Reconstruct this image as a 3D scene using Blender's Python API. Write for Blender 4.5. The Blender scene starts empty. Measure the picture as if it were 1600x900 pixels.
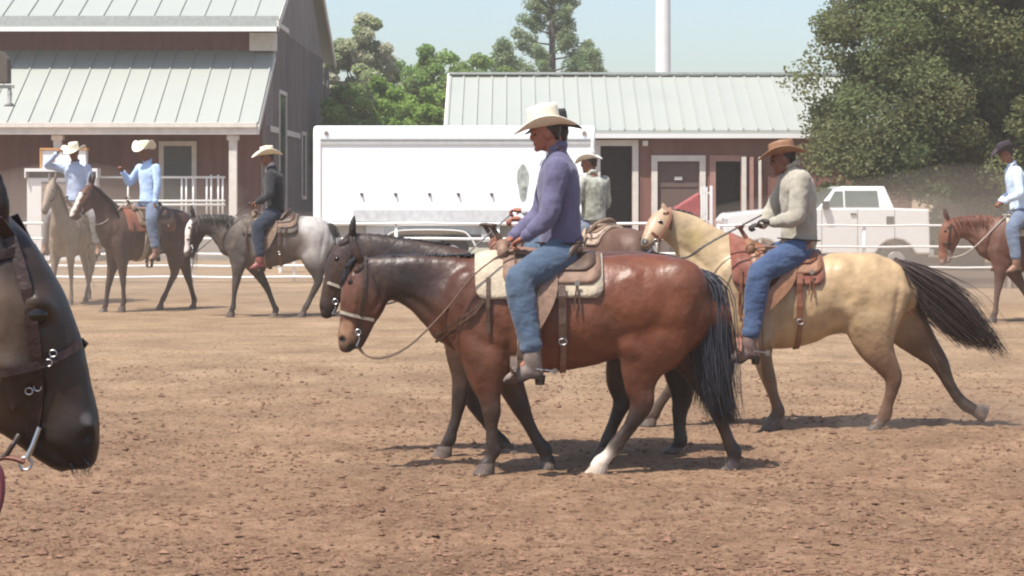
import bpy, bmesh, math, random
import numpy as np
from mathutils import Vector, Matrix, noise
from mathutils.bvhtree import BVHTree
random.seed(7); RNG = np.random.default_rng(7)
C = bpy.context.scene.collection
R = math.radians
sc = bpy.context.scene
# ------------------------------------------------------------ camera
FPX, HZ, EYE = 3200.0, 297.0, 2.0        # focal length in photo pixels, horizon row, eye height
cam = bpy.data.objects.new('camera', bpy.data.cameras.new('camera')); C.objects.link(cam)
cam.location = (0, 0, EYE); cam.rotation_euler = (R(90), 0, 0)
cam.data.sensor_width = 36; cam.data.lens = FPX / 1600 * 36
cam.data.shift_y = -(450 - HZ) / 1600
cam.data.clip_start = .3; cam.data.clip_end = 3000
sc.camera = cam
# ------------------------------------------------------------ sky and sun
SUN_EL, SUN_DIR = R(63), Vector((-.38, -.40, 0))
w = bpy.data.worlds.new('World'); sc.world = w; w.use_nodes = True
nt = w.node_tree; bg = nt.nodes['Background']
sky = nt.nodes.new('ShaderNodeTexSky'); sky.sky_type = 'NISHITA'; sky.sun_disc = False
SUN_DIR.normalize(); SUN_DIR = Vector((SUN_DIR.x * math.cos(SUN_EL), SUN_DIR.y * math.cos(SUN_EL), math.sin(SUN_EL)))
sky.sun_elevation = SUN_EL; sky.sun_rotation = math.atan2(SUN_DIR.x, SUN_DIR.y)
sky.dust_density = 1.8; sky.ozone_density = 1.4; sky.air_density = 1.0
nt.links.new(sky.outputs[0], bg.inputs[0]); bg.inputs[1].default_value = .135
sun = bpy.data.objects.new('sun', bpy.data.lights.new('sun', 'SUN')); C.objects.link(sun)
sun.data.energy = 4.9; sun.data.angle = R(.53); sun.data.color = (1, .95, .87)
sun.rotation_euler = (-SUN_DIR).to_track_quat('-Z', 'Y').to_euler()
sc.view_settings.view_transform = 'Standard'; sc.view_settings.look = 'None'
sc.view_settings.exposure = .52; sc.view_settings.gamma = 1
sc.cycles.filter_width = 2.1
sc.cycles.volume_bounces = 1; sc.cycles.max_bounces = 8; sc.cycles.transparent_max_bounces = 16

# ------------------------------------------------------------ materials
def lin(c):
    return tuple(((v / 255 + .055) / 1.055) ** 2.4 if v / 255 > .04045 else v / 255 / 12.92 for v in c)
_M = {}
def mat(name, col=(.5, .5, .5), rough=.6, spec=.5, metal=0, var=.12, scale=8, bump=0, bscale=30, attr=False, sheen=0, coat=0,
        stretch=(1, 1, 1), stain=None, stain_amt=.3, stain_scale=2.0, thin=0, coords='Object', emit=None):
    if name in _M: return _M[name]
    m = bpy.data.materials.new(name); m.use_nodes = True; t = m.node_tree; N = t.nodes; L = t.links
    b = N['Principled BSDF']
    tc = N.new('ShaderNodeTexCoord'); mp = N.new('ShaderNodeMapping'); mp.inputs['Scale'].default_value = stretch
    L.new(tc.outputs[coords], mp.inputs[0])
    n = N.new('ShaderNodeTexNoise'); n.inputs['Scale'].default_value = scale; n.inputs['Detail'].default_value = 6
    L.new(mp.outputs[0], n.inputs['Vector'])
    mr = N.new('ShaderNodeMapRange'); mr.inputs[1].default_value = .3; mr.inputs[2].default_value = .7
    mr.inputs[3].default_value = 1 - var; mr.inputs[4].default_value = 1 + var
    L.new(n.outputs[0], mr.inputs[0])
    mx = N.new('ShaderNodeMixRGB'); mx.blend_type = 'MULTIPLY'; mx.inputs[0].default_value = 1
    if attr:
        a = N.new('ShaderNodeAttribute'); a.attribute_name = 'Col'; L.new(a.outputs['Color'], mx.inputs[1])
    else: mx.inputs[1].default_value = (*col, 1)
    L.new(mr.outputs[0], mx.inputs[2])
    out = mx.outputs[0]
    if stain:
        n2 = N.new('ShaderNodeTexNoise'); n2.inputs['Scale'].default_value = stain_scale; n2.inputs['Detail'].default_value = 8
        n2.inputs['Roughness'].default_value = .7
        L.new(mp.outputs[0], n2.inputs['Vector'])
        r2 = N.new('ShaderNodeMapRange'); r2.inputs[1].default_value = .45; r2.inputs[2].default_value = .75; r2.inputs[4].default_value = stain_amt
        L.new(n2.outputs[0], r2.inputs[0])
        m2 = N.new('ShaderNodeMixRGB'); m2.inputs[2].default_value = (*stain, 1)
        L.new(r2.outputs[0], m2.inputs[0]); L.new(out, m2.inputs[1]); out = m2.outputs[0]
    L.new(out, b.inputs['Base Color'])
    b.inputs['Roughness'].default_value = rough; b.inputs['Specular IOR Level'].default_value = spec; b.inputs['Metallic'].default_value = metal
    b.inputs['Sheen Weight'].default_value = sheen; b.inputs['Coat Weight'].default_value = coat
    if thin: b.inputs['Subsurface Weight'].default_value = 0
    if bump:
        nb = N.new('ShaderNodeTexNoise'); nb.inputs['Scale'].default_value = bscale; nb.inputs['Detail'].default_value = 5
        L.new(mp.outputs[0], nb.inputs['Vector'])
        bp = N.new('ShaderNodeBump'); bp.inputs['Strength'].default_value = 1; bp.inputs['Distance'].default_value = bump
        L.new(nb.outputs[0], bp.inputs['Height']); L.new(bp.outputs[0], b.inputs['Normal'])
    if emit: b.inputs['Emission Color'].default_value = (*emit, 1); b.inputs['Emission Strength'].default_value = 1
    _M[name] = m; return m
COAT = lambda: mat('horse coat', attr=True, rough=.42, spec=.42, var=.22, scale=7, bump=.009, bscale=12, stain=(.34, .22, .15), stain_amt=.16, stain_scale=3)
DUSTY = lambda: mat('dusty horse coat', attr=True, rough=.55, spec=.3, var=.14, scale=10, bump=.006, bscale=8, stain=(.30, .22, .16), stain_amt=.25)
SKIN = lambda: mat('skin', attr=True, rough=.5, spec=.4, var=.08, scale=30)
def hair_mat(name, col): return mat(name, col, rough=.45, spec=.4, var=.3, scale=12, stretch=(3, 3, 1))
def cloth(name, col, bump=.012, bscale=9, **k):
    return mat(name, col, rough=.9, spec=.15, var=k.pop('var', .1), scale=k.pop('scale', 10), bump=bump, bscale=bscale, sheen=k.pop('sheen', .2), **k)

# ------------------------------------------------------------ object bookkeeping
def tag(o, label, cat, group=None):
    o['label'] = label; o['category'] = cat
    if group: o['group'] = group
    return o
def thing(name, label, cat, loc=(0, 0, 0), rz=0, group=None):
    o = bpy.data.objects.new(name, None); C.objects.link(o); o.location = loc; o.rotation_euler = (0, 0, rz)
    o.empty_display_size = .2
    return tag(o, label, cat, group)
def link(name, me, m, parent=None, loc=None):
    me.name = name; o = bpy.data.objects.new(name, me); C.objects.link(o)
    if m is not None and not me.materials: me.materials.append(m)
    if parent: o.parent = parent
    if loc: o.location = loc
    return o
class MB:
    """collects simple solids and links them as one mesh"""
    def __init__(s): s.v = []; s.f = []; s.mi = []; s.cur = 0
    def add(s, v, f):
        n = len(s.v); s.v += [tuple(p) for p in v]; s.f += [tuple(i + n for i in q) for q in f]; s.mi += [s.cur] * len(f); return s
    def box(s, x0, x1, y0, y1, z0, z1, M=None):
        v = [(x, y, z) for x in (x0, x1) for y in (y0, y1) for z in (z0, z1)]
        if M is not None: v = [M @ Vector(p) for p in v]
        return s.add(v, [(0, 1, 3, 2), (4, 6, 7, 5), (0, 4, 5, 1), (2, 3, 7, 6), (0, 2, 6, 4), (1, 5, 7, 3)])
    def hexa(s, v): return s.add(v, [(0, 1, 3, 2), (4, 6, 7, 5), (0, 4, 5, 1), (2, 3, 7, 6), (0, 2, 6, 4), (1, 5, 7, 3)])
    def prism(s, poly, a, b, axis='x'):
        """poly in the two other axes, extruded along axis from a to b"""
        def mk(t, p): return {'x': (t, p[0], p[1]), 'y': (p[0], t, p[1]), 'z': (p[0], p[1], t)}[axis]
        n = len(poly); v = [mk(a, p) for p in poly] + [mk(b, p) for p in poly]
        return s.add(v, [tuple(range(n))[::-1], tuple(range(n, 2 * n))] + [(i, (i + 1) % n, n + (i + 1) % n, n + i) for i in range(n)])
    def tube(s, pts, r, seg=8, flat=1.0, up=(0, 1, 0)):
        pts = [Vector(p) for p in pts]; n = len(pts); rs = r if hasattr(r, '__len__') else [r] * n; v = []
        for i, p in enumerate(pts):
            t = (pts[min(i + 1, n - 1)] - pts[max(i - 1, 0)]).normalized()
            a = Vector(up) - t * t.dot(Vector(up))
            if a.length < 1e-3: a = t.orthogonal()
            a.normalize(); b = t.cross(a)
            for k in range(seg):
                q = 2 * math.pi * k / seg; v.append(p + (a * math.cos(q) * flat + b * math.sin(q)) * rs[i])
        f = [(i * seg + k, i * seg + (k + 1) % seg, (i + 1) * seg + (k + 1) % seg, (i + 1) * seg + k) for i in range(n - 1) for k in range(seg)]
        f += [tuple(range(seg))[::-1], tuple((n - 1) * seg + k for k in range(seg))]
        return s.add(v, f)
    def build(s, name, m, parent=None, smooth=False, bevel=0):
        me = bpy.data.meshes.new(name); me.from_pydata(s.v, [], s.f)
        b = bmesh.new(); b.from_mesh(me); bmesh.ops.recalc_face_normals(b, faces=b.faces); b.to_mesh(me); b.free()
        ms = m if isinstance(m, (list, tuple)) else [m]
        for q in ms: me.materials.append(q)
        if len(ms) > 1: me.polygons.foreach_set('material_index', s.mi)
        if smooth: me.polygons.foreach_set('use_smooth', [True] * len(me.polygons))
        o = link(name, me, None, parent)
        if bevel:
            md = o.modifiers.new('bevel', 'BEVEL'); md.width = bevel; md.segments = 2; md.limit_method = 'ANGLE'
        return o

# ------------------------------------------------------------ organic bodies: lofts fused by a voxel remesh
def crom(P, sub):
    P = np.array(P, float); n = len(P); out = []
    for i in range(n - 1):
        a, b, c, d = P[max(i - 1, 0)], P[i], P[i + 1], P[min(i + 2, n - 1)]
        for k in range(sub):
            t = k / sub
            out.append(.5 * ((2 * b) + (-a + c) * t + (2 * a - 5 * b + 4 * c - d) * t * t + (-a + 3 * b - 3 * c + d) * t ** 3))
    out.append(P[-1]); return np.array(out)
class Org:
    def __init__(s): s.mb = MB(); s.smp = []; s.marks = []
    def loft(s, nodes, lat=(0, 1, 0), seg=18, sub=4, samp=True):
        """nodes: x, y, z, in-plane radius, lateral radius, colour"""
        P = crom([n[:5] for n in nodes], sub); cols = [nodes[min(int(i / sub + .5), len(nodes) - 1)][5] for i in range(len(P))]
        P[:, 3:5] = np.maximum(P[:, 3:5], .002)
        L0 = Vector(lat); rings = []; n = len(P)
        T = [(Vector(P[min(i + 1, n - 1)][:3]) - Vector(P[max(i - 1, 0)][:3])).normalized() for i in range(n)]
        fr = []
        for i in range(n):
            l = L0 - T[i] * L0.dot(T[i]); l.normalize(); fr.append((l, T[i].cross(l)))
        def ring(c, a, b, ra, rb): return [c + a * math.cos(q) * ra + b * math.sin(q) * rb for q in [2 * math.pi * k / seg for k in range(seg)]]
        p0, p1 = Vector(P[0][:3]), Vector(P[-1][:3])
        for q in (75, 50, 25):
            k = min(P[0][3], P[0][4]); rings.append(ring(p0 - T[0] * k * math.sin(R(q)), *fr[0], P[0][4] * math.cos(R(q)), P[0][3] * math.cos(R(q))))
        for i in range(n): rings.append(ring(Vector(P[i][:3]), *fr[i], P[i][4], P[i][3]))
        for q in (25, 50, 75):
            k = min(P[-1][3], P[-1][4]); rings.append(ring(p1 + T[-1] * k * math.sin(R(q)), *fr[-1], P[-1][4] * math.cos(R(q)), P[-1][3] * math.cos(R(q))))
        v = [p for r in rings for p in r]; m = len(rings)
        f = [(i * seg + k, i * seg + (k + 1) % seg, (i + 1) * seg + (k + 1) % seg, (i + 1) * seg + k) for i in range(m - 1) for k in range(seg)]
        f += [tuple(range(seg))[::-1], tuple((m - 1) * seg + k for k in range(seg))]
        s.mb.add(v, f)
        if samp:
            for i in range(n): s.smp.append((*P[i][:3], max(P[i][3], .01), *cols[i]))
        return s
    def ell(s, c, r, axes=None, col=None):
        c = Vector(c); b = bmesh.new(); bmesh.ops.create_uvsphere(b, u_segments=20, v_segments=12, radius=1)
        A = axes or (Vector((1, 0, 0)), Vector((0, 1, 0)), Vector((0, 0, 1)))
        v = [c + A[0] * p.co.x * r[0] + A[1] * p.co.y * r[1] + A[2] * p.co.z * r[2] for p in b.verts]
        f = [tuple(q.index for q in fc.verts) for fc in b.faces]; b.free(); s.mb.add(v, f)
        if col: s.smp.append((*c, max(r), *col))
        return s
    def groove(s, L): s.gr = getattr(s, 'gr', []) + [L]; return s
    def mark(s, c, r, col): s.marks.append((*c, r, *col)); return s
    def mesh(s, voxel, smooth=4, fac=.5, disp=None, soft=0):
        me = bpy.data.meshes.new('t'); me.from_pydata(s.mb.v, [], s.mb.f)
        # make every closed piece face outwards
        b = bmesh.new(); b.from_mesh(me); bmesh.ops.recalc_face_normals(b, faces=b.faces); b.to_mesh(me); b.free()
        o = bpy.data.objects.new('t', me); C.objects.link(o)
        r = o.modifiers.new('r', 'REMESH'); r.mode = 'VOXEL'; r.voxel_size = voxel; r.adaptivity = 0
        if smooth:
            q = o.modifiers.new('s', 'SMOOTH'); q.iterations = smooth; q.factor = fac
        dg = bpy.context.evaluated_depsgraph_get(); dg.update()
        out = bpy.data.meshes.new_from_object(o.evaluated_get(dg)); bpy.data.objects.remove(o)
        bpy.data.meshes.remove(me); out.materials.clear()
        n = len(out.vertices); co = np.empty(n * 3, np.float32); out.vertices.foreach_get('co', co); co = co.reshape(-1, 3)
        if soft:
            S = np.array(s.smp, np.float32); W = np.zeros(n, np.float32); Q = np.zeros(n, np.float32)
            for q in S:
                d = np.sqrt(((co - q[:3]) ** 2).sum(1)) / q[3]; wv = 1 / (d ** 7 + .02); W += wv; Q += wv * q[3]
            g = np.clip((Q / W - .05) / .12, 0, 1)[:, None] * .6; ed = np.empty(len(out.edges) * 2, np.int32); out.edges.foreach_get('vertices', ed); a, b_ = ed[::2], ed[1::2]; deg = np.bincount(ed, minlength=n)[:, None]
            for _ in range(soft):
                av = np.stack([np.bincount(a, co[b_, k], n) + np.bincount(b_, co[a, k], n) for k in range(3)], 1) / deg; co = (co + (av - co) * g).astype(np.float32)
            out.vertices.foreach_set('co', co.ravel()); out.update()
        if getattr(s, 'gr', None):
            D = np.zeros(n, np.float32)
            for L in s.gr:
                P = crom([q[:5] for q in L], 28); d = np.full(n, 9., np.float32); wd = np.ones(n, np.float32); dp = np.zeros(n, np.float32)
                for k_, q in enumerate(P):
                    dd = np.hypot(co[:, 0] - q[0], co[:, 2] - q[2]) / max(q[3], .004); u_ = dd < d; d[u_] = dd[u_]; dp[u_] = q[4] * min(1, (k_ + .6) / 20, (len(P) - k_ - .4) / 20)
                D += dp * np.exp(-d ** 2)
            nr = np.empty(n * 3, np.float32); out.vertices.foreach_get('normal', nr) if False else None
            nr = np.array([v.normal[:] for v in out.vertices], np.float32); D *= np.clip(np.abs(nr[:, 1]) * 1.6 - .25, 0, 1); co = (co + nr * D[:, None]).astype(np.float32); out.vertices.foreach_set('co', co.ravel()); out.update()
        if disp:
            nr = np.array([v.normal[:] for v in out.vertices]); d = disp(co); co = (co + nr * d[:, None]).astype(np.float32)
            out.vertices.foreach_set('co', co.ravel()); out.update()
        out.polygons.foreach_set('use_smooth', [True] * len(out.polygons))
        if s.smp:
            S = np.array(s.smp, np.float32); W = np.zeros((n, 1), np.float32); CC = np.zeros((n, 3), np.float32)
            for q in S:
                d = np.sqrt(((co - q[:3]) ** 2).sum(1)) / q[3]; wv = 1 / (d ** 5 + .08); W[:, 0] += wv; CC += wv[:, None] * q[4:7]
            CC /= W
            for q in s.marks:
                d = np.sqrt(((co - np.array(q[:3])) ** 2).sum(1)) / q[3]; a = np.clip((1.15 - d) / (.3 if q[3] < .06 or q[4] > .4 else .8), 0, 1)[:, None]; CC = CC * (1 - a) + a * np.array(q[4:7])
            at = out.color_attributes.new('Col', 'FLOAT_COLOR', 'POINT'); at.data.foreach_set('color', np.hstack([CC, np.ones((n, 1))]).astype(np.float32).ravel())
        return out
    def build(s, name, m, parent=None, voxel=.012, smooth=4, fac=.5, disp=None, soft=0):
        return link(name, s.mesh(voxel, smooth, fac, disp, soft), m, parent)
def fold_noise(amp, sx=1, sy=1, sz=1, freq=10):
    def f(co):
        return np.array([amp * noise.fractal(Vector((c[0] * sx * freq, c[1] * sy * freq, c[2] * sz * freq)), .8, 2, 3) for c in co.tolist()])
    return f
def strands(name, m, parent, guides, n, spread, r0=.006, r1=.0015, jit=.02, seed=1, seg=7):
    """guides: list of polylines (root to tip) interpolated; each strand is a thin tapered tube"""
    rg = random.Random(seed); mb = MB()
    G = [crom([list(p) for p in g], 4) for g in guides]
    for _ in range(n):
        u = rg.random() * (len(G) - 1); i = min(int(u), len(G) - 2) if len(G) > 1 else 0; t = u - i
        g = G[i] * (1 - t) + G[min(i + 1, len(G) - 1)] * t
        off = Vector([rg.gauss(0, 1) for _ in range(3)]) * (1.0 if rg.random() < .88 else 1.7); L = .60 + rg.random() * .42; ph = rg.random() * 6
        pts = []; rs = []
        for k in range(seg):
            s_ = k / (seg - 1) * L; q = s_ * (len(g) - 1); a = int(min(q, len(g) - 2)); p = g[a] * (1 - (q - a)) + g[a + 1] * (q - a)
            sp = spread(s_) if callable(spread) else spread
            pts.append(Vector(p) + Vector((off.x, off.y, off.z * .5)) * sp + Vector((math.sin(ph + s_ * 5), math.cos(ph * 2 + s_ * 4), 0)) * jit * s_)
            rs.append(r0 * (1 - k / (seg - 1)) + r1)
        mb.tube(pts, rs, 4)
    return mb.build(name, m, parent, smooth=True)

# ------------------------------------------------------------ draping on an animal's body
def bvh_of(o):
    me = o.data; return BVHTree.FromPolygons([v.co[:] for v in me.vertices], [p.vertices[:] for p in me.polygons])
def side(bvh, x, z, off=.012, sgn=-1):
    off = off + .002
    h = bvh.ray_cast(Vector((x, sgn * 2, z)), Vector((0, -sgn, 0)))
    if h[0] is None: return Vector((x, sgn * .12, z))
    return h[0] + h[1] * off * 1.0 if h[1].dot(Vector((0, sgn, 0))) > 0 else h[0] + Vector((0, sgn * off, 0))
def top(bvh, x, off=0, y=0):
    h = bvh.ray_cast(Vector((x, y, 4)), Vector((0, 0, -1))); return (h[0].z if h[0] else 1.5) + off
def drape(name, m, parent, bvh, xa, xb, th0, th1, zc, off=.012, thick=.012, nu=12, nv=28, ripple=0, smooth=True):
    """a sheet of leather or cloth wrapped round the barrel; xa, xb may depend on the angle (0 = spine, negative = near side)"""
    f = lambda q, t: q(t) if callable(q) else q
    V = []; grid = {}
    for lay in (0, 1):
        for j in range(nv + 1):
            th = th0 + (th1 - th0) * j / nv; x0, x1 = f(xa, th), f(xb, th)
            for i in range(nu + 1):
                x = x0 + (x1 - x0) * i / nu; d = Vector((0, math.sin(th), math.cos(th))); c = Vector((x, 0, zc))
                h = bvh.ray_cast(c + d * (.52 if d.z < .3 else 1.2), -d); p = h[0] if h[0] else c + d * .3
                rp = ripple * math.sin(th * 9 + x * 14)
                grid[lay, j, i] = len(V); V.append(p + d * (off + lay * thick + rp))
    F = []
    for j in range(nv):
        for i in range(nu):
            g = lambda l, a, b: grid[l, a, b]
            F.append((g(1, j, i), g(1, j, i + 1), g(1, j + 1, i + 1), g(1, j + 1, i))); F.append((g(0, j, i), g(0, j + 1, i), g(0, j + 1, i + 1), g(0, j, i + 1)))
    for j in range(nv):
        for i in (0, nu): F.append((grid[0, j, i], grid[1, j, i], grid[1, j + 1, i], grid[0, j + 1, i]))
    for i in range(nu):
        for j in (0, nv): F.append((grid[0, j, i], grid[0, j, i + 1], grid[1, j, i + 1], grid[1, j, i]))
    mb = MB(); mb.add(V, F); o = mb.build(name, m, parent, smooth=smooth)
    return o
def ribbon(mb, pts, w, t=.004, up=(0, 1, 0)):
    """strap: rectangular section, width w lying in the surface, thickness t along up"""
    pts = [Vector(p) for p in pts]; n = len(pts); v = []
    for i, p in enumerate(pts):
        tg = (pts[min(i + 1, n - 1)] - pts[max(i - 1, 0)]).normalized(); u = Vector(up) - tg * tg.dot(Vector(up))
        if u.length < 1e-3: u = tg.orthogonal()
        u.normalize(); s_ = tg.cross(u)
        for a, b in ((-1, -1), (1, -1), (1, 1), (-1, 1)): v.append(p + s_ * a * w / 2 + u * b * t / 2)
    f = [(i * 4 + k, i * 4 + (k + 1) % 4, (i + 1) * 4 + (k + 1) % 4, (i + 1) * 4 + k) for i in range(n - 1) for k in range(4)] + [(3, 2, 1, 0), tuple((n - 1) * 4 + k for k in range(4))]
    mb.add(v, f); return mb
# ------------------------------------------------------------ photo-scaled local frames
class Frame:
    """local frame of one animal: s photo pixels per metre at its distance, xref its middle column"""
    def __init__(q, s, xref): q.s = s; q.D = FPX / s; q.x0 = (xref - 800) / s; q.loc = Vector((q.x0, q.D, 0))
    def __call__(q, px, py, y=0.0):
        d = q.D + y; return ((px - 800) / FPX * d - q.x0, y, EYE - (py - HZ) / FPX * d)
    def n(q, px, py, y, r, lat, key): return (*q(px, py, y), r / q.s, lat, key)
    def chain(q, L): return [q.n(*a) for a in L]

# ------------------------------------------------------------ horses
def horse(label, fr, ch, pal, group='ridden horses in the arena', voxel=.012, coat=None, hair=(.012, .011, .012), mane=None, tail=None, mane_n=160, tail_n=220,
          marks=(), loc=None, rz=0, muscles=(), eyes=None, smooth=5, tail_spread=None, tail_core=.05, bridle=None, leather=None, ears=(), grooves=()):
    loc = loc or fr.loc
    t = thing('horse', label, 'horse', loc, rz, group)
    o = Org()
    for k, nodes in ch.items():
        nn = [(*a[:5], pal[a[5]]) for a in nodes]
        if k[:4] in ('fore', 'hind') or k in ('fa', 'fb', 'ha', 'hb'): q_ = nn[-1]; nn[-1] = (*q_[:3], q_[3] * .72, q_[4] * .72, nn[-2][5])
        o.loft(nn, seg=48 if k in ('torso', 'neck') else 24, sub=6)
    for c, r, key in muscles: o.ell(c, r, col=pal[key])
    for a in ears: o.loft([(*b[:5], pal[b[5]]) for b in a], seg=10, sub=3)
    for c, r, key in marks: o.mark(c, r, pal[key])
    for g_ in grooves: o.groove(g_)
    hoofs = []
    for k, nodes in ch.items():
        if k[:4] in ('fore', 'hind') or k in ('fa', 'fb', 'ha', 'hb'):
            a, b = Vector(nodes[-2][:3]), Vector(nodes[-1][:3]); d = (b - a).normalized(); r, l = nodes[-1][3], nodes[-1][4]; key = nodes[-1][5]
            n0 = b - d * r * .75; up_ = b.z < .11
            ax = Vector((-1, 0, 0)) if up_ else d.cross(Vector((0, 1, 0))).normalized(); ax = ax if ax.x < 0 else -ax
            base_ = Vector((b.x - r * .12, b.y, .004)) if up_ else b + d * r * .75
            mb = MB(); V = []; N_ = 16
            for c_, q in ((n0, .80), ((n0 + base_) / 2, .98), (base_, 1.14), (base_, .9)):
                for i in range(N_): th = 2 * math.pi * i / N_; V.append(c_ + ax * math.cos(th) * r * q + Vector((0, 1, 0)) * math.sin(th) * l * q * .92)
            F = [(j * N_ + i, j * N_ + (i + 1) % N_, (j + 1) * N_ + (i + 1) % N_, (j + 1) * N_ + i) for j in range(3) for i in range(N_)] + [tuple(range(N_))[::-1], tuple(3 * N_ + i for i in range(N_))]
            mb.add(V, F); hoofs.append((mb, key))
    for mb, key in hoofs: mb.build('hoof', mat('pale hoof horn', (.42, .34, .27), rough=.6, var=.2) if key == 'w' else mat('dark hoof horn', (.075, .055, .045), rough=.6, var=.3, scale=20, stain=(.25, .18, .13), stain_amt=.6, stain_scale=10), t, smooth=False)
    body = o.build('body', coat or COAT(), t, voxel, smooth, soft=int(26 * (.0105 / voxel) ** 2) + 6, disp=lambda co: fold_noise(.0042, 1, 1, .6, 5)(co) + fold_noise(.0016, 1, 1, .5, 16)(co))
    bvh = bvh_of(body)
    hm = hair_mat('hair %.3f %.3f %.3f' % hair, hair)
    if mane: strands('mane', hm, t, mane, mane_n, .006, r0=.0045, jit=.015, seed=3)
    if tail:
        tl = strands('tail', hm, t, tail, tail_n, tail_spread or (lambda s_: .012 + .028 * math.sin(min(s_ * 2.6, 3.1))), r0=.0045 if tail_n > 300 else .007, r1=.0008, jit=.03, seed=5, seg=9)
    if eyes:
        for sg in (-1, 1):
            p = side(bvh, eyes[0], eyes[1], -.008, sg); e = Org(); e.ell(p, (.024, .015, .020), col=(.01, .008, .006))
            e.build('eye', mat('wet dark eye', (.012, .009, .007), rough=.08, var=0), t, .004, 1)
    return t, body, bvh

def leather(name, col, **k): return mat(name, col, rough=k.pop('rough', .45), spec=.4, var=.22, scale=18, bump=.003, bscale=60, **k)
def headstall(t, bvh, poll, cheekt, bit, nosef, noseb, m, w=.022, silver=None, rein_to=None, rein_mid=None, rein_m=None):
    """bridle: crown strap and cheekpieces down both sides to the bit, browband and noseband; optional reins"""
    br = bpy.data.objects.new('bridle', None); C.objects.link(br); br.parent = t
    for sg in (-1, 1):
        mb = MB(); pts = []
        for k in range(9):
            q = k / 8; x = poll[0] * (1 - q) + bit[0] * q; z = poll[1] * (1 - q) + bit[1] * q
            bw = math.sin(q * math.pi); x += (cheekt[0] - (poll[0] + bit[0]) / 2) * bw; z += (cheekt[1] - (poll[1] + bit[1]) / 2) * bw
            pts.append(side(bvh, x, z, .006, sg) if q > .08 else Vector((x, sg * .05, z + .02)))
        ribbon(mb, pts, w, .006); mb.build('cheekpiece', m, br)
        ux, uz = bit[0] - poll[0], bit[1] - poll[1]; L_ = math.hypot(ux, uz); ux, uz = ux / L_, uz / L_; bx_, bz_ = (-uz, ux) if -uz > 0 else (uz, -ux)
        mb = MB(); pts = [side(bvh, poll[0] + ux * L_ * a_ + bx_ * b_ * L_, poll[1] + uz * L_ * a_ + bz_ * b_ * L_, .006, sg) for a_, b_ in ((.06, .03), (.2, .12), (.38, .20), (.5, .25))]; ribbon(mb, pts, w * .7, .005); mb.build('throatlatch', m, br)
        mb = MB(); pts = [side(bvh, poll[0] + ux * L_ * a_ - bx_ * b_ * L_, poll[1] + uz * L_ * a_ - bz_ * b_ * L_, .006, sg) for a_, b_ in ((.08, .0), (.16, .06), (.2, .13))]; ribbon(mb, pts, w * .8, .005); mb.build('browband', m, br)
        mb = MB(); pts = [side(bvh, nosef[0] * (1 - q) + noseb[0] * q, nosef[1] * (1 - q) + noseb[1] * q, .006, sg) for q in [0.06, .2, .4, .6, .8, .94]]
        ribbon(mb, pts, w, .006); mb.build('noseband', silver or m, br)
        p = side(bvh, bit[0], bit[1], .01, sg); mb = MB()
        mb.tube([p + Vector((.02 * math.cos(a), sg * .002, .02 * math.sin(a))) for a in [i * math.pi / 6 for i in range(13)]], .004, 6)
        d = Vector((bit[0] - poll[0], 0, bit[1] - poll[1])).normalized(); mb.tube([p, p + d * .05 + Vector((.015, 0, 0)), p + d * .10], .005, 6)
        mb.build('bit', mat('steel', (.45, .45, .45), rough=.3, metal=1, var=.05), br)
        if rein_to is not None:
            mb = MB(); A = p + d * .1; B = Vector(rein_to) + Vector((0, sg * .01, 0)); pts = crom([A] + [Vector(q) + Vector((0, sg * .012 - (.09 if sg < 0 and i > 0 else 0), 0)) for i, q in enumerate(rein_mid or [])] + [B], 6)
            mb.tube(pts, .0065, 6); mb.build('rein', rein_m or m, br)
    return br

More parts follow.
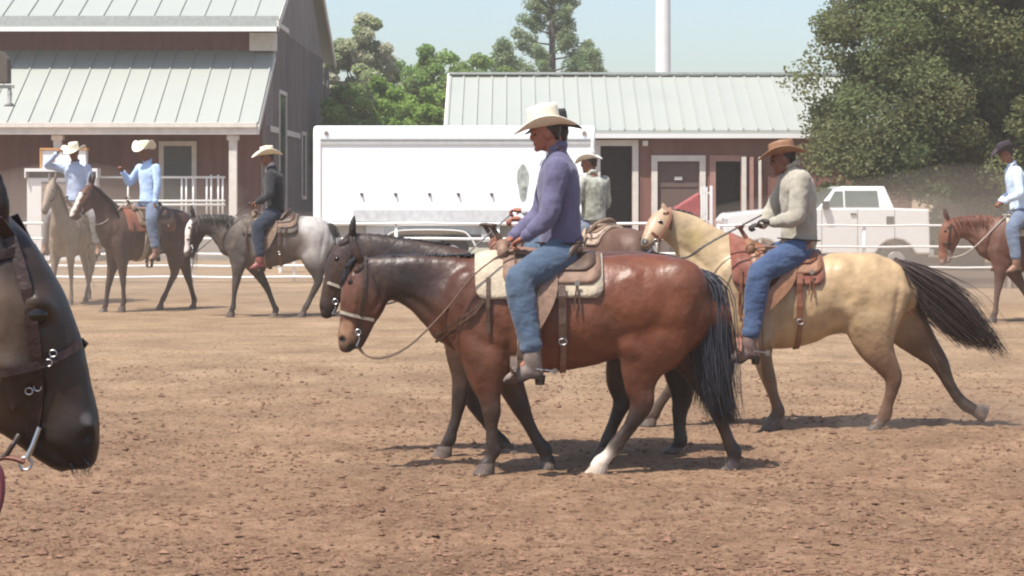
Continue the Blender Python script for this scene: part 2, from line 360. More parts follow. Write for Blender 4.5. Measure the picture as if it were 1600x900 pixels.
def saddle(label, t, bvh, xs, cols, pad=None, knee=None, foot=None, zc=1.1, k=1.0, group='western saddles', skirt_len=.40, pad_ang=78, pad_x=(-.48, .40), studs=False, rz=0, yoff=.03, breast=None):
    loc = t.location
    r = thing('saddle', label, 'saddle', loc, rz, group)
    lm, dm, pm = cols
    zt = top(bvh, xs); A = R(pad_ang)
    rnd = lambda th, a: .045 * max(0, (abs(th) - a + R(14)) / R(14)) ** 2
    drape('blanket', pm, r, bvh, lambda th: xs + pad_x[0] * k + rnd(th, A) - .02 * math.cos(th), lambda th: xs + pad_x[1] * k - rnd(th, A), -A, A, zc, .006, .02, ripple=.002)
    B = R(pad_ang - 18)
    drape('skirt', lm, r, bvh, lambda th: xs - .30 * k + rnd(th, B), lambda th: xs + (pad_x[1] - .015) * k - rnd(th, B) * 1.4, -B, B, zc, .029, .012)
    B2 = R(pad_ang - 34)
    drape('jockey', dm, r, bvh, lambda th: xs - .22 * k, lambda th: xs + (pad_x[1] - .05) * k - rnd(th, B2) * 1.6, -B2, B2, zc, .044, .010)
    o = Org(); c = (0, 0, 0)
    o.loft([(xs - .30 * k, 0, zt + .05, .05, .12, c), (xs - .2 * k, 0, zt + .045, .045, .13, c), (xs - .05, 0, zt + .035, .045, .14, c), (xs + .12 * k, 0, zt + .05, .05, .16, c), (xs + .22 * k, 0, zt + .075, .05, .17, c)], sub=4)
    o.build('seat', lm, r, .012, 4)
    o = Org(); o.ell((xs - .30 * k, 0, zt + .085), (.055, .14, .06)); o.ell((xs - .30 * k, -.11, zt + .05), (.045, .05, .06)); o.ell((xs - .30 * k, .11, zt + .05), (.045, .05, .06)); o.build('swell', lm, r, .012, 4)
    o = Org(); o.loft([(xs - .32 * k, 0, zt + .14, .022, .022, c), (xs - .36 * k, 0, zt + .20, .018, .018, c), (xs - .375 * k, 0, zt + .225, .02, .02, c)], sub=3); o.ell((xs - .38 * k, 0, zt + .24), (.045, .045, .014)); o.build('horn', dm, r, .008, 2)
    o = Org(); o.loft([(xs + .14, -.2, zt + .0, .03, .03, c), (xs + .2 * k, -.16, zt + .08, .025, .03, c), (xs + .245 * k, -.08, zt + .125, .02, .03, c), (xs + .255 * k, 0, zt + .14, .02, .03, c), (xs + .245 * k, .08, zt + .125, .02, .03, c), (xs + .2 * k, .16, zt + .08, .025, .03, c), (xs + .14, .2, zt + .0, .03, .03, c)], lat=(0, 0, 1), sub=4)
    o.build('cantle', dm, r, .010, 3)
    # cinches
    drape('cinch', mat('cord cinch', (.35, .28, .2), rough=.95, bump=.003), r, bvh, xs - .20 * k, xs - .11 * k, R(60), R(300), zc, .006, .012, nu=3, nv=40)
    drape('cinch', lm, r, bvh, xs + .10 * k, xs + .145 * k, R(pad_ang - 22), R(360 - pad_ang + 22), zc, .012, .006, nu=2, nv=40)
    for sg in (-1, 1):
        mb = MB(); ribbon(mb, [side(bvh, xs + .115 * k, z, .058 if z > zc + .02 else .03, sg) for z in (zc + .14, zc + .07, zc, zc - .1, zc - .22)], .05, .007); mb.build('billet_strap', dm, r)
        p = side(bvh, xs + .118 * k, zc - .22, .035, sg); mb = MB()
        mb.tube([p + Vector((.028 * math.cos(a), 0, .022 * math.sin(a))) for a in [i * math.pi / 6 for i in range(13)]], .004, 6); mb.build('buckle', mat('steel', (.45, .45, .45), metal=1), r)
        # saddle strings and front latigo
        mb = MB(); ribbon(mb, [side(bvh, xs - .40 * k, z, .036 if z > zc - .03 else .016, sg) for z in (zc + .2, zc + .08, zc, zc - .1, zc - .18)], .028, .005); mb.build('latigo', dm, r)
        mb = MB(); p = side(bvh, xs + .22 * k, zc + .15, .06, sg)
        for dx in (-.012, .012): ribbon(mb, [p, p + Vector((dx, sg * .008, -.08)), p + Vector((dx * 2, sg * .01, -.2 - dx))], .012, .004)
        mb.build('saddle_string', dm, r)
        mb = MB(); pc = side(bvh, xs + .22 * k, zc + .15, .066, sg); mb.tube([pc + Vector((0, -.004 * sg, 0)), pc + Vector((0, .004 * sg, 0))], .02, 12, up=(0, 0, 1)); mb.build('concho', mat('steel', (.45, .45, .45), metal=1), r)
        # fender and stirrup
        kn = Vector(knee) if knee else Vector((xs - .1, -.3, zc)); ft = Vector(foot) if foot else Vector((xs - .12, -.36, .62))
        if sg > 0: kn = Vector((kn.x, -kn.y, kn.z)); ft = Vector((ft.x, -ft.y, ft.z))
        mb = MB(); a = Vector((xs + .0, sg * .2, zt + .02)); b = side(bvh, xs + .02, zc + .12, .05, sg); e = ft + Vector((.05, -sg * .03, .30))
        ribbon(mb, crom([a, b, (b + e) / 2 + Vector((.02, sg * .02, 0)), e], 4), .13 * k, .010); mb.build('fender', lm, r)
        mb = MB(); ribbon(mb, [e, e + (ft - e) * .45 + Vector((.0, 0, 0)), ft + Vector((0, 0, .17))], .055, .012); mb.build('stirrup_leather', dm, r)
        mb = MB(); q = ft + Vector((-.015, 0, 0)); arc = [q + Vector((0, .075 * math.sin(a_) * 1.0, .075 + .10 * -math.cos(a_))) for a_ in [i * 2 * math.pi / 16 for i in range(17)]]
        arc = [Vector((v.x, v.y, max(v.z, q.z - .005))) for v in arc]
        ribbon(mb, arc, .05, .014, up=(0, 0, 1)); mb.build('stirrup', dm, r)
    if breast:
        mb = MB()
        for sg in (-1, 1):
            for j, (dz, off) in enumerate(((0, .016), (-.05, .016))):
                pts = [side(bvh, breast[0][0] * (1 - q) + breast[1][0] * q, (breast[0][1] * (1 - q) + breast[1][1] * q) + dz * (1 - q * .6) - .03 * math.sin(q * math.pi), off, sg) for q in [i / 9 for i in range(10)]]
                ribbon(mb, pts, .017, .006)
        mb.build('breast_collar', dm, r)
    off = Vector((xs, 0, zt))
    r.location = Vector(loc) + Matrix.Rotation(rz, 3, 'Z') @ off
    for c_ in r.children: c_.location = -off
    return r

# ------------------------------------------------------------ people
def hat(parent, h, f, u, m, L=.235, W=.20, cr=(.112, .088, .135), roll=.075, dip=.035, band=None, voxel=None):
    f = f.normalized(); s_ = u.cross(f).normalized(); u = f.cross(s_).normalized(); f = s_.cross(u) if f.dot(s_.cross(u)) > 0 else -s_.cross(u)
    o = h + u * .062; N = 40; V = []; F = []; rings = []
    def pt(a, k, z): return (math.cos(a) * k[0], math.sin(a) * k[1], z)
    prof = [((cr[0] - .004, cr[1] - .004), -.01, 0), ((L * .62, W * .62), -.004, .35), ((L * .98, W * .98), -.004, 1), ((L, W), .002, 1.0), ((L * .98, W * .98), .008, 1), ((L * .62, W * .62), .008, .35), ((cr[0], cr[1]), .008, 0),
            ((cr[0] * 1.0, cr[1] * 1.0), .04, -1), ((cr[0] * .97, cr[1] * .95), cr[2] * .78, -1), ((cr[0] * .91, cr[1] * .87), cr[2] * .97, -1), ((cr[0] * .72, cr[1] * .68), cr[2] * 1.01, -2), ((cr[0] * .3, cr[1] * .25), cr[2] * .86, -2)]
    for k, z, b in prof:
        ring = []
        for i in range(N):
            a = 2 * math.pi * i / N; x, y, zz = pt(a, k, z)
            if b > 0: zz += b * (roll * abs(math.sin(a)) ** 3 - dip * abs(math.cos(a)) ** 3); y *= 1 - .12 * b * abs(math.sin(a)) ** 3
            if b < 0:
                t = min(1, z / cr[2]); zz -= .018 * t * max(0, math.cos(a)) ** 2; y *= 1 - .16 * t * max(0, math.cos(a)) ** 1.5
                if b == -2: zz -= .01 * abs(math.cos(a))
            ring.append(len(V)); V.append(o + f * x + s_ * y + u * zz)
        rings.append(ring)
    for a, b in zip(rings, rings[1:]): F += [(a[i], a[(i + 1) % N], b[(i + 1) % N], b[i]) for i in range(N)]
    F += [tuple(rings[0][::-1]), tuple(rings[-1])]
    mb = MB(); mb.add(V, F); ob = mb.build('hat', m, parent, smooth=True)
    if band:
        mb = MB(); mb.tube([o + f * math.cos(a) * (cr[0] + .002) + s_ * math.sin(a) * (cr[1] + .002) + u * .022 for a in [2 * math.pi * i / 40 for i in range(41)]], .012, 6, flat=.35, up=u); mb.build('hat_band', band, ob, smooth=True)
    return ob

def hand(o, w_, d, curl, col, r=.0088):
    """palm from the wrist w_ along d, four fingers of different lengths curling towards curl, thumb on the side"""
    d = d.normalized(); curl = (curl - d * curl.dot(d)).normalized(); g = d.cross(curl).normalized()
    o.ell(w_ + d * .045, (.052, .042, .020), axes=(d, g, curl), col=col)
    for i, (L, off) in enumerate(((.072, -.032), (.082, -.011), (.076, .011), (.060, .032))):
        a = w_ + d * .082 + g * off; b = a + (d * .8 + curl * .55).normalized() * L * .45; c_ = b + (curl * .95 - d * .2) * L * .34; e = c_ + (-d * .8 + curl * .2).normalized() * L * .27
        o.loft([(*(a - d * .02), r * 1.15, r * 1.15, col), (*a, r * 1.1, r * 1.1, col), (*b, r, r, col), (*c_, r * .95, r * .95, col), (*e, r * .85, r * .85, col)], lat=g, seg=8, sub=2)
    a = w_ + d * .03 - g * .034; b = a + (d * .6 - g * .6 + curl * .4) * .04; c_ = b + (d * .7 + curl * .6) * .035
    o.loft([(*a, r * 1.4, r * 1.3, col), (*b, r * 1.15, r * 1.1, col), (*c_, r * .9, r * .9, col)], lat=g, seg=8, sub=2)

def person(label, J, st, loc, rz=0, group=None, voxel=.008, vc=.011):
    """J: joints in the mount's local frame; st: clothing materials and sizes"""
    J = {k: Vector(v) for k, v in J.items()}
    t = thing('person', label, 'rider', loc, rz, group)
    sk = st.get('skin', lin((170, 115, 90))); h = J['head']; f = Vector(st.get('face', (-1, 0, -.12))).normalized()
    u = Vector(st.get('up', (0, 0, 1))); u = (u - f * u.dot(f)).normalized(); s_ = u.cross(f).normalized(); K = st.get('k', 1.0)
    o = Org(); ax = (f, s_, u); e = lambda c, r, col=sk: o.ell(h + f * c[0] * K + s_ * c[1] * K + u * c[2] * K, [q * K for q in r], ax, col)
    e((-.01, 0, .025), (.100, .077, .103)); e((.035, 0, -.05), (.062, .056, .066)); e((.103, 0, -.012), (.018, .013, .025)); e((.094, 0, .018), (.016, .01, .03))
    e((.078, 0, .028), (.026, .054, .013)); e((.078, 0, -.098), (.024, .028, .020)); e((.088, 0, -.060), (.014, .026, .010), tuple(c * .75 for c in sk))
    e((.055, .045, -.02), (.03, .02, .03)); e((.055, -.045, -.02), (.03, .02, .03))
    for sg in (-1, 1): e((-.008, sg * .079, -.008), (.02, .009, .033))
    hc = st.get('hair', (.03, .02, .014))
    nb, ch, wa, pe = J['nkb'], J['che'], J['wai'], J['pel']; tr = st.get('torso', 1.14); SH = st.get('shw', 1.08)
    o.loft([(*(h - u * .03 * K - f * .02), .055, .055, sk), (*((h - u * .1 * K - f * .02 + nb) / 2), .054, .056, sk), (*nb, .065, .075, sk), (*(nb * .5 + ch * .5), .09, .15, sk), (*ch, .10, .15, sk), (*wa, .09, .13, sk), (*pe, .11, .14, sk)], sub=4)
    for q in 'nf':
        A, E, W_ = J['sh' + q], J['el' + q], J['wr' + q]
        o.loft([(*A, .052, .052, sk), (*(A * .5 + E * .5), .044, .044, sk), (*E, .038, .038, sk), (*(E * .6 + W_ * .4), .038, .038, sk), (*W_, .027, .03, sk), (*(W_ + (J['ha' + q] - W_).normalized() * .02), .022, .032, sk)], sub=3)
        gl = st.get('glove'); hand(o, W_, J['ha' + q] - W_, Vector(st.get('curl', (0, 0, -1))), gl or sk)
        H_, Kn, An, To = J['hip' + q], J['kn' + q], J['an' + q], J['toe' + q]
        o.loft([(*H_, .08, .08, sk), (*(H_ * .5 + Kn * .5), .075, .075, sk), (*Kn, .055, .055, sk), (*(Kn * .6 + An * .4), .052, .052, sk), (*An, .026, .026, sk)], sub=3)
        fd = (To - An); o.loft([(*An, .026, .026, sk), (*(An + fd * .45), .020, .022, sk), (*(An + fd * .75), .012, .018, sk)], sub=2)
    body = o.build('body', SKIN(), t, voxel, 3)
    eo = Org()
    for sg in (-1, 1):
        eo = Org(); eo.ell(h + (f * .084 + s_ * sg * .032 + u * .004) * K, (.008 * K, .010 * K, .006 * K), ax); eo.build('eye', mat('wet dark eye', (.012, .009, .007)), t, .004, 1)
    # hair
    ho = Org(); ho.ell(h + (-f * .028 + u * .030) * K, (.088 * K, .080 * K, .085 * K), ax); ho.ell(h + (-f * .062 - u * .025) * K, (.038 * K, .060 * K, .04 * K), ax)
    ho.build('hair', hair_mat('short dark hair', hc), t, .01, 2)
    # shirt
    so = Org(); z = (0, 0, 0); b = st.get('belly', 1.0); up = (nb - ch).normalized()
    so.loft([(*(nb + up * .005), .058, .066, z), (*(nb - up * .04), .085, .12 * SH, z), (*(nb * .45 + ch * .55), .118 * tr, .178 * SH, z), (*ch, .130 * tr, .182 * SH, z), (*(ch * .5 + wa * .5), .128 * tr * b, .172, z), (*wa, .124 * tr * b, .165, z), (*(wa * .5 + pe * .5), .130 * tr * b, .17, z), (*(wa * .2 + pe * .8), .13 * tr * b, .172, z)], sub=4)
    so.loft([(*(nb + up * .018 - f * .01), .060, .062, z), (*(nb - up * .0), .07, .075, z)], sub=2)
    for q in 'nf':
        A, E, W_ = J['sh' + q], J['el' + q], J['wr' + q]
        ar = st.get('armr', 1.12); so.ell(A, (.074 * ar, .068, .072 * ar))
        so.loft([(*(A * .9 + ch * .1), .078 * ar, .07, z), (*A, .075 * ar, .068, z), (*(A * .5 + E * .5), .066 * ar, .062, z), (*E, .060 * ar, .056, z), (*(E * .5 + W_ * .5), .055 * ar, .05, z), (*(E * .12 + W_ * .88), .042, .042, z), (*(E * .04 + W_ * .96), .042, .042, z)], sub=3)
    so.build('shirt', st['shirt'], t, vc, 4, disp=fold_noise(.007 * st.get('fold', 1), 1, 1, .7, 11))
    cm = MB(); cc = nb + up * .012; rx = Vector((1, 0, 0)); ry = Vector((0, 1, 0)); ring_ = []
    cm.tube([cc + f * .068 * math.cos(a) * (1 if abs(a) > 0 else 1) + s_ * .072 * math.sin(a) + up * (.016 - .012 * math.cos(a)) for a in [.45 + (2 * math.pi - .9) * i / 20 for i in range(21)]], .026, 6, flat=.28, up=f); cm.build('collar', st['shirt'], t, smooth=True)
    for q in 'nf':
        W_, E = J['wr' + q], J['el' + q]; dd = (W_ - E).normalized(); cm = MB(); cm.tube([W_ - dd * .058, W_ - dd * .055, W_ - dd * .005, W_ - dd * .002], [.040, .047, .046, .040], 14); cm.build('cuff', st['shirt'], t, smooth=True)
    if st.get('vest'):
        vo = Org(); vo.loft([(*(nb - up * .03), .095, .125, z), (*(nb * .45 + ch * .55), .128 * tr, .188, z), (*ch, .140 * tr, .192, z), (*wa, .137 * tr, .178, z), (*(wa * .3 + pe * .7), .142, .182, z)], sub=4); vo.build('vest', st['vest'], t, vc, 3)
    # trousers
    jo = Org(); jr = st.get('legr', 1.0)
    jo.ell(pe + Vector((.0, 0, -.01)), (.14, .18, .12))
    for q in 'nf':
        H_, Kn, An = J['hip' + q], J['kn' + q], J['an' + q]; dn = (An - Kn).normalized()
        jo.loft([(*H_, .125 * jr, .105, z), (*(H_ * .6 + Kn * .4), .128 * jr, .105, z), (*(H_ * .2 + Kn * .8), .108 * jr, .092, z), (*(Kn + Vector((.01, 0, 0))), .100 * jr, .085, z), (*(Kn * .75 + An * .25), .100 * jr, .08, z), (*(Kn * .4 + An * .6), .086 * jr, .076, z), (*(An - dn * .11), .080 * jr, .074, z), (*(An - dn * .075), .082 * jr, .076, z)], sub=4)
    jo.build('jeans', st['jeans'], t, vc, 3, disp=fold_noise(.0055 * st.get('fold', 1), 1, 1, 1.8, 10))
    # belt
    mb = MB(); c0 = wa * .25 + pe * .75; ax_ = (wa - pe).normalized(); fx = Vector((-1, 0, 0)); fx = (fx - ax_ * fx.dot(ax_)).normalized(); sy = Vector((0, 1, 0))
    mb.tube([c0 + fx * math.cos(a) * .142 * tr * b + sy * math.sin(a) * .184 for a in [2 * math.pi * i / 36 for i in range(37)]], .02, 6, flat=.3, up=ax_ if False else (0, 0, 1)); mb.build('belt', leather('dark belt leather', (.03, .018, .012)), t, smooth=True)
    for q in 'nf':
        An, To = J['an' + q], J['toe' + q]; bo = Org(); d = (To - An); sh = (J['kn' + q] - An).normalized(); fh = Vector((d.x, d.y, 0)).normalized()
        zs = min(To.z, An.z - .10); Hh = Vector((An.x, An.y, zs + .055)) - fh * .035
        bo.loft([(*(An + sh * .18), .068, .060, z), (*(An + sh * .06), .064, .056, z), (*(An - sh * .02 + fh * .01), .064, .052, z), (*(Hh + fh * .035 + Vector((0, 0, .03))), .066, .046, z)], sub=3)
        bo.loft([(*Hh, .046, .040, z), (*(Hh + fh * .06 + Vector((0, 0, .012))), .056, .044, z), (*(Vector((An.x * .45 + To.x * .55, An.y * .45 + To.y * .55, To.z + .034))), .054, .050, z), (*(An * .15 + To * .85 + Vector((0, 0, -.004))), .026, .040, z), (*To, .012, .018, z)], sub=3)
        bt = bo.build('boot', st['boots'], t, .008, 3)
        mb = MB(); ribbon(mb, [Hh - fh * .03 + Vector((0, 0, -.038)), Hh + fh * .06 + Vector((0, 0, -.035)), (An * .45 + To * .55) * 1.0 + Vector((0, 0, To.z - (An.z * .45 + To.z * .55) - .018)), To + Vector((0, 0, -.008))], .075, .012, up=(0, 0, 1)); mb.build('sole', leather('dark belt leather', (.03, .018, .012)), bt)
        mb = MB(); hp = Hh - fh * .012; mb.tube([hp + Vector((0, 0, -.02)), hp + Vector((0, 0, -.085))], [.040, .032], 10, up=(1, 0, 0)); mb.build('heel', leather('dark belt leather', (.03, .018, .012)), bt)
        if st.get('spur'):
            mb = MB(); sp = Hh - fh * .03 + Vector((0, 0, .02)); mb.tube([sp + Vector((0, .04, .01)) + fh * .06, sp + Vector((0, .045, 0)), sp - fh * .012, sp + Vector((0, -.045, 0)), sp + Vector((0, -.04, .01)) + fh * .06], .005, 6); mb.tube([sp, sp - fh * .07 - Vector((0, 0, .012))], .006, 6)
            c1 = sp - fh * .085 - Vector((0, 0, .015))
            for i in range(5):
                a = i * math.pi / 5; v = Vector((math.cos(a), 0, math.sin(a))) * .026; mb.tube([c1 - v, c1 + v], .0035, 5)
            mb.build('spur', mat('steel', (.45, .45, .45), metal=1), bt)
    if st.get('hat'): hat(t, h, f + Vector(st.get('hatlift', (0, 0, 0))), Vector(st.get('hatup', (0, 0, 1))), st['hat'], band=st.get('band'), **st.get('hatk', {}))
    if st.get('scarf'):
        mo = Org(); mo.loft([(*(nb + up * .045), .064, .068, z), (*(nb + up * .0), .085, .09, z)], sub=2); mo.ell(nb + f * .08 + Vector((0, 0, -.03)), (.03, .05, .05)); mo.build('neckerchief', st['scarf'], t, .01, 3)
    off = pe.copy(); t.location = Vector(loc) + Matrix.Rotation(rz, 3, 'Z') @ off
    for c_ in t.children: c_.location = -off
    return t
# ============================================================ THE SETTING
def X(px, d): return (px - 800) / FPX * d
def Z(py, d): return EYE - (py - HZ) / FPX * d
def kind(o, k): o['kind'] = k; return o
# ------------------------------------------------------------ ground: one sheet to the horizon, trodden near the camera
def make_ground():
    xs = np.concatenate([-np.geomspace(9, 900, 40)[::-1], np.arange(-8.9, 8.95, .045), np.geomspace(9, 900, 40)])
    ys = np.concatenate([[-60, -20, 0, 4, 7], np.arange(9, 20, .045), np.arange(20, 30, .12), np.arange(30, 60, .5), np.geomspace(60, 1500, 40)])
    XX, YY = np.meshgrid(xs, ys); ZZ = np.zeros_like(XX); nx, ny = len(xs), len(ys)
    a = ((np.abs(XX) < 9.5) & (YY > 8) & (YY < 31))
    for j, i in zip(*np.nonzero(a)):
        x, y = XX[j, i], YY[j, i]; fade = min(1, (31 - y) / 6)
        h = .018 * noise.noise(Vector((x * 2.3, y * 2.3, 0))) + .014 * noise.noise(Vector((x * 6, y * 6, 3))) + .010 * noise.noise(Vector((x * 15, y * 15, 7)))
        c = noise.voronoi(Vector((x * 2.6, y * 2.6, 1)))[0][0]; h -= .036 * max(0, 1 - c * 4.2) - .012 * max(0, 1 - abs(c - .27) * 14)            # hoof prints
        ZZ[j, i] = h * fade
    me = bpy.data.meshes.new('arena_ground'); V = np.stack([XX, YY, ZZ], -1).reshape(-1, 3)
    idx = np.arange(nx * ny).reshape(ny, nx); F = np.stack([idx[:-1, :-1], idx[:-1, 1:], idx[1:, 1:], idx[1:, :-1]], -1).reshape(-1, 4)
    me.vertices.add(len(V)); me.vertices.foreach_set('co', V.ravel().astype(np.float32)); me.loops.add(F.size); me.loops.foreach_set('vertex_index', F.ravel().astype(np.int32))
    me.polygons.add(len(F)); me.polygons.foreach_set('loop_start', np.arange(0, F.size, 4, dtype=np.int32)); me.polygons.foreach_set('use_smooth', [True] * len(F)); me.update(calc_edges=True)
    m = bpy.data.materials.new('arena dirt'); m.use_nodes = True; t = m.node_tree; N = t.nodes; L = t.links; b = N['Principled BSDF']
    b.inputs['Roughness'].default_value = .95; b.inputs['Specular IOR Level'].default_value = .1
    tc = N.new('ShaderNodeTexCoord')
    def nz(s, d=6, r=.6, sx=1, sy=1):
        mp = N.new('ShaderNodeMapping'); mp.inputs['Scale'].default_value = (sx, sy, 1); L.new(tc.outputs['Object'], mp.inputs[0])
        q = N.new('ShaderNodeTexNoise'); q.inputs['Scale'].default_value = s; q.inputs['Detail'].default_value = d; q.inputs['Roughness'].default_value = r; L.new(mp.outputs[0], q.inputs['Vector']); return q.outputs[0]
    def ramp(src, stops):
        r = N.new('ShaderNodeValToRGB'); e = r.color_ramp.elements; L.new(src, r.inputs[0])
        e[0].position, e[0].color = stops[0][0], (*stops[0][1], 1); e[1].position, e[1].color = stops[-1][0], (*stops[-1][1], 1)
        for p, c in stops[1:-1]: q = e.new(p); q.color = (*c, 1)
        return r.outputs[0]
    def mix(f, a, b_, ty='MIX'):
        q = N.new('ShaderNodeMixRGB'); q.blend_type = ty
        if hasattr(f, 'links'): L.new(f, q.inputs[0])
        else: q.inputs[0].default_value = f
        for s, v in ((1, a), (2, b_)):
            if hasattr(v, 'links'): L.new(v, q.inputs[s])
            else: q.inputs[s].default_value = (*v, 1)
        return q.outputs[0]
    # dry pale dirt further out, moister pink-brown dirt in the foreground, patchy boundary
    sp = N.new('ShaderNodeSeparateXYZ'); L.new(tc.outputs['Object'], sp.inputs[0])
    mr = N.new('ShaderNodeMapRange'); mr.inputs[1].default_value = 12; mr.inputs[2].default_value = 25; L.new(sp.outputs[1], mr.inputs[0])
    ad = N.new('ShaderNodeMath'); ad.operation = 'ADD'; L.new(mr.outputs[0], ad.inputs[0])
    sb = N.new('ShaderNodeMath'); sb.operation = 'MULTIPLY_ADD'; sb.inputs[1].default_value = .9; sb.inputs[2].default_value = -.45; L.new(nz(.45, 5), sb.inputs[0]); L.new(sb.outputs[0], ad.inputs[1]); ad.use_clamp = True
    near = ramp(nz(5, 8, .65), [(.3, (.18, .106, .066)), (.5, (.245, .152, .096)), (.7, (.315, .205, .137))])
    far = ramp(nz(2.2, 8, .6, .6, 1), [(.3, (.262, .180, .112)), (.5, (.305, .215, .137)), (.7, (.345, .25, .165))])
    c = mix(ad.outputs[0], near, far)
    sp1 = ramp(nz(24, 3, .5, .75, 1.0), [(.31, (.28, .24, .22)), (.39, (.76, .73, .71)), (.46, (1, 1, 1))])
    sp2 = ramp(nz(60, 2, .5), [(.28, (.5, .46, .44)), (.4, (1, 1, 1)), (.72, (1.25, 1.22, 1.2))])
    c = mix(1, c, sp1, 'MULTIPLY'); c = mix(1, c, sp2, 'MULTIPLY'); c = mix(1, c, ramp(nz(.8, 4), [(.35, (.80, .78, .77)), (.65, (1.13, 1.12, 1.10))]), 'MULTIPLY')
    L.new(c, b.inputs['Base Color'])
    bp = N.new('ShaderNodeBump'); bp.inputs['Distance'].default_value = .035; L.new(nz(14, 8, .7), bp.inputs['Height'])
    b2 = N.new('ShaderNodeBump'); b2.inputs['Distance'].default_value = .012; L.new(nz(55, 4, .6), b2.inputs['Height']); L.new(bp.outputs[0], b2.inputs['Normal']); L.new(b2.outputs[0], b.inputs['Normal'])
    o = link('arena_ground', me, m); kind(o, 'structure')
    # loose clods lying about: countless
    mb_v = []; mb_f = []; n = 24000; rg = np.random.default_rng(11)
    base = np.array([(1, 0, 0), (-1, 0, 0), (0, 1, 0), (0, -1, 0), (0, 0, 1), (0, 0, -.5)], float); fc = np.array([(0, 2, 4), (2, 1, 4), (1, 3, 4), (3, 0, 4), (2, 0, 5), (1, 2, 5), (3, 1, 5), (0, 3, 5)])
    d = 10.2 + (rg.random(n) ** 1.9) * 13; x = (rg.random(n) - .5) * d * .56; cl = np.array([noise.noise(Vector((a * .8, b_ * .8, 5))) for a, b_ in zip(x, d)])
    keep = rg.random(n) < .35 + 1.2 * np.clip(cl + .2, 0, 1); x, d = x[keep], d[keep]; n = len(x)
    s = .004 + .015 * rg.random(n) ** 2.6 + .016 * (rg.random(n) < .02)
    sh = base[None] * (.6 + .8 * rg.random((n, 6, 1))) * s[:, None, None] * np.array([1.4, 1.2, .8]); an = rg.random(n) * 6.28; ca, sa = np.cos(an)[:, None], np.sin(an)[:, None]
    V = np.stack([sh[..., 0] * ca - sh[..., 1] * sa + x[:, None], sh[..., 0] * sa + sh[..., 1] * ca + d[:, None], sh[..., 2] + s[:, None] * .3], -1)
    tr = BVHTree.FromPolygons([v.co[:] for v in me.vertices], [p.vertices[:] for p in me.polygons])
    zg = np.array([(tr.ray_cast(Vector((a, b_, 1)), Vector((0, 0, -1)))[0] or Vector((0, 0, 0))).z for a, b_ in zip(x, d)]); V[..., 2] += zg[:, None]
    F = (fc[None] + np.arange(n)[:, None, None] * 6).reshape(-1, 3)
    me2 = bpy.data.meshes.new('dirt_clods'); me2.from_pydata(V.reshape(-1, 3).tolist(), [], F.tolist())
    o2 = link('dirt_clods', me2, mat('loose clods', (.19, .11, .075), rough=1, spec=.05, var=.45, scale=6)); kind(o2, 'stuff')
make_ground()

# ------------------------------------------------------------ materials of the place
WHITE = mat('white painted steel', (.78, .78, .76), rough=.35, spec=.5, var=.04, scale=3, stain=(.55, .5, .44), stain_amt=.18, stain_scale=1.5)
TRIM = mat('off white trim paint', (.66, .62, .56), rough=.6, var=.08, scale=5, stain=(.4, .35, .3), stain_amt=.3)
MAROON = mat('maroon board siding', (.215, .105, .085), rough=.8, spec=.2, var=.14, scale=3, stretch=(1, 1, .2), stain=(.26, .17, .14), stain_amt=.35)
GREYWALL = mat('greyer maroon siding', (.21, .18, .17), rough=.85, spec=.2, var=.16, scale=2, stretch=(1, 1, .25), stain=(.28, .22, .2), stain_amt=.3)  # greyer tone of the maroon siding, used on the gable end
ROOF = mat('pale green metal roofing', (.345, .362, .332), rough=.42, spec=.5, var=.06, scale=.9, stain=(.27, .27, .22), stain_amt=.4, stain_scale=.9)
DARK = mat('dark interior', (.035, .033, .030), rough=.9, var=.2)
GLASS = mat('dark window glass', (.05, .06, .065), rough=.08, spec=.8, var=.1)
GALV = mat('galvanised grey', (.33, .34, .33), rough=.4, metal=.3, var=.12)

def boards(mb, x0, x1, y, z0, z1, pitch=.3, depth=.10, bat=.015):
    """wall slab with battens, facing the camera"""
    mb.box(x0, x1, y, y + depth, z0, z1); k = int((x1 - x0) / pitch)
    for i in range(k + 1): xx = x0 + i * pitch; mb.box(xx - .02, xx + .02, y - bat, y + .003, z0 + .002, z1 - .002)
def seam_roof(mb, x0, x1, ya, za, yb, zb, pitch, th=.08, rib=.045):
    """standing seam roof slope between an eave (ya, za) and a ridge (yb, zb)"""
    mb.hexa([(x, y, z + t) for x in (x0, x1) for (y, z) in ((ya, za), (yb, zb)) for t in (0, th)])
    n = int(round((x1 - x0) / pitch)); s_ = 1 if yb > ya else -1
    for i in range(n + 1):
        x = min(max(x0 + i * (x1 - x0) / n, x0 + .03), x1 - .03)
        mb.hexa([(xx, y, z + th + t) for xx in (x - .022, x + .022) for (y, z) in ((ya - .01 * s_, za), (yb, zb)) for t in (-.01, rib)])

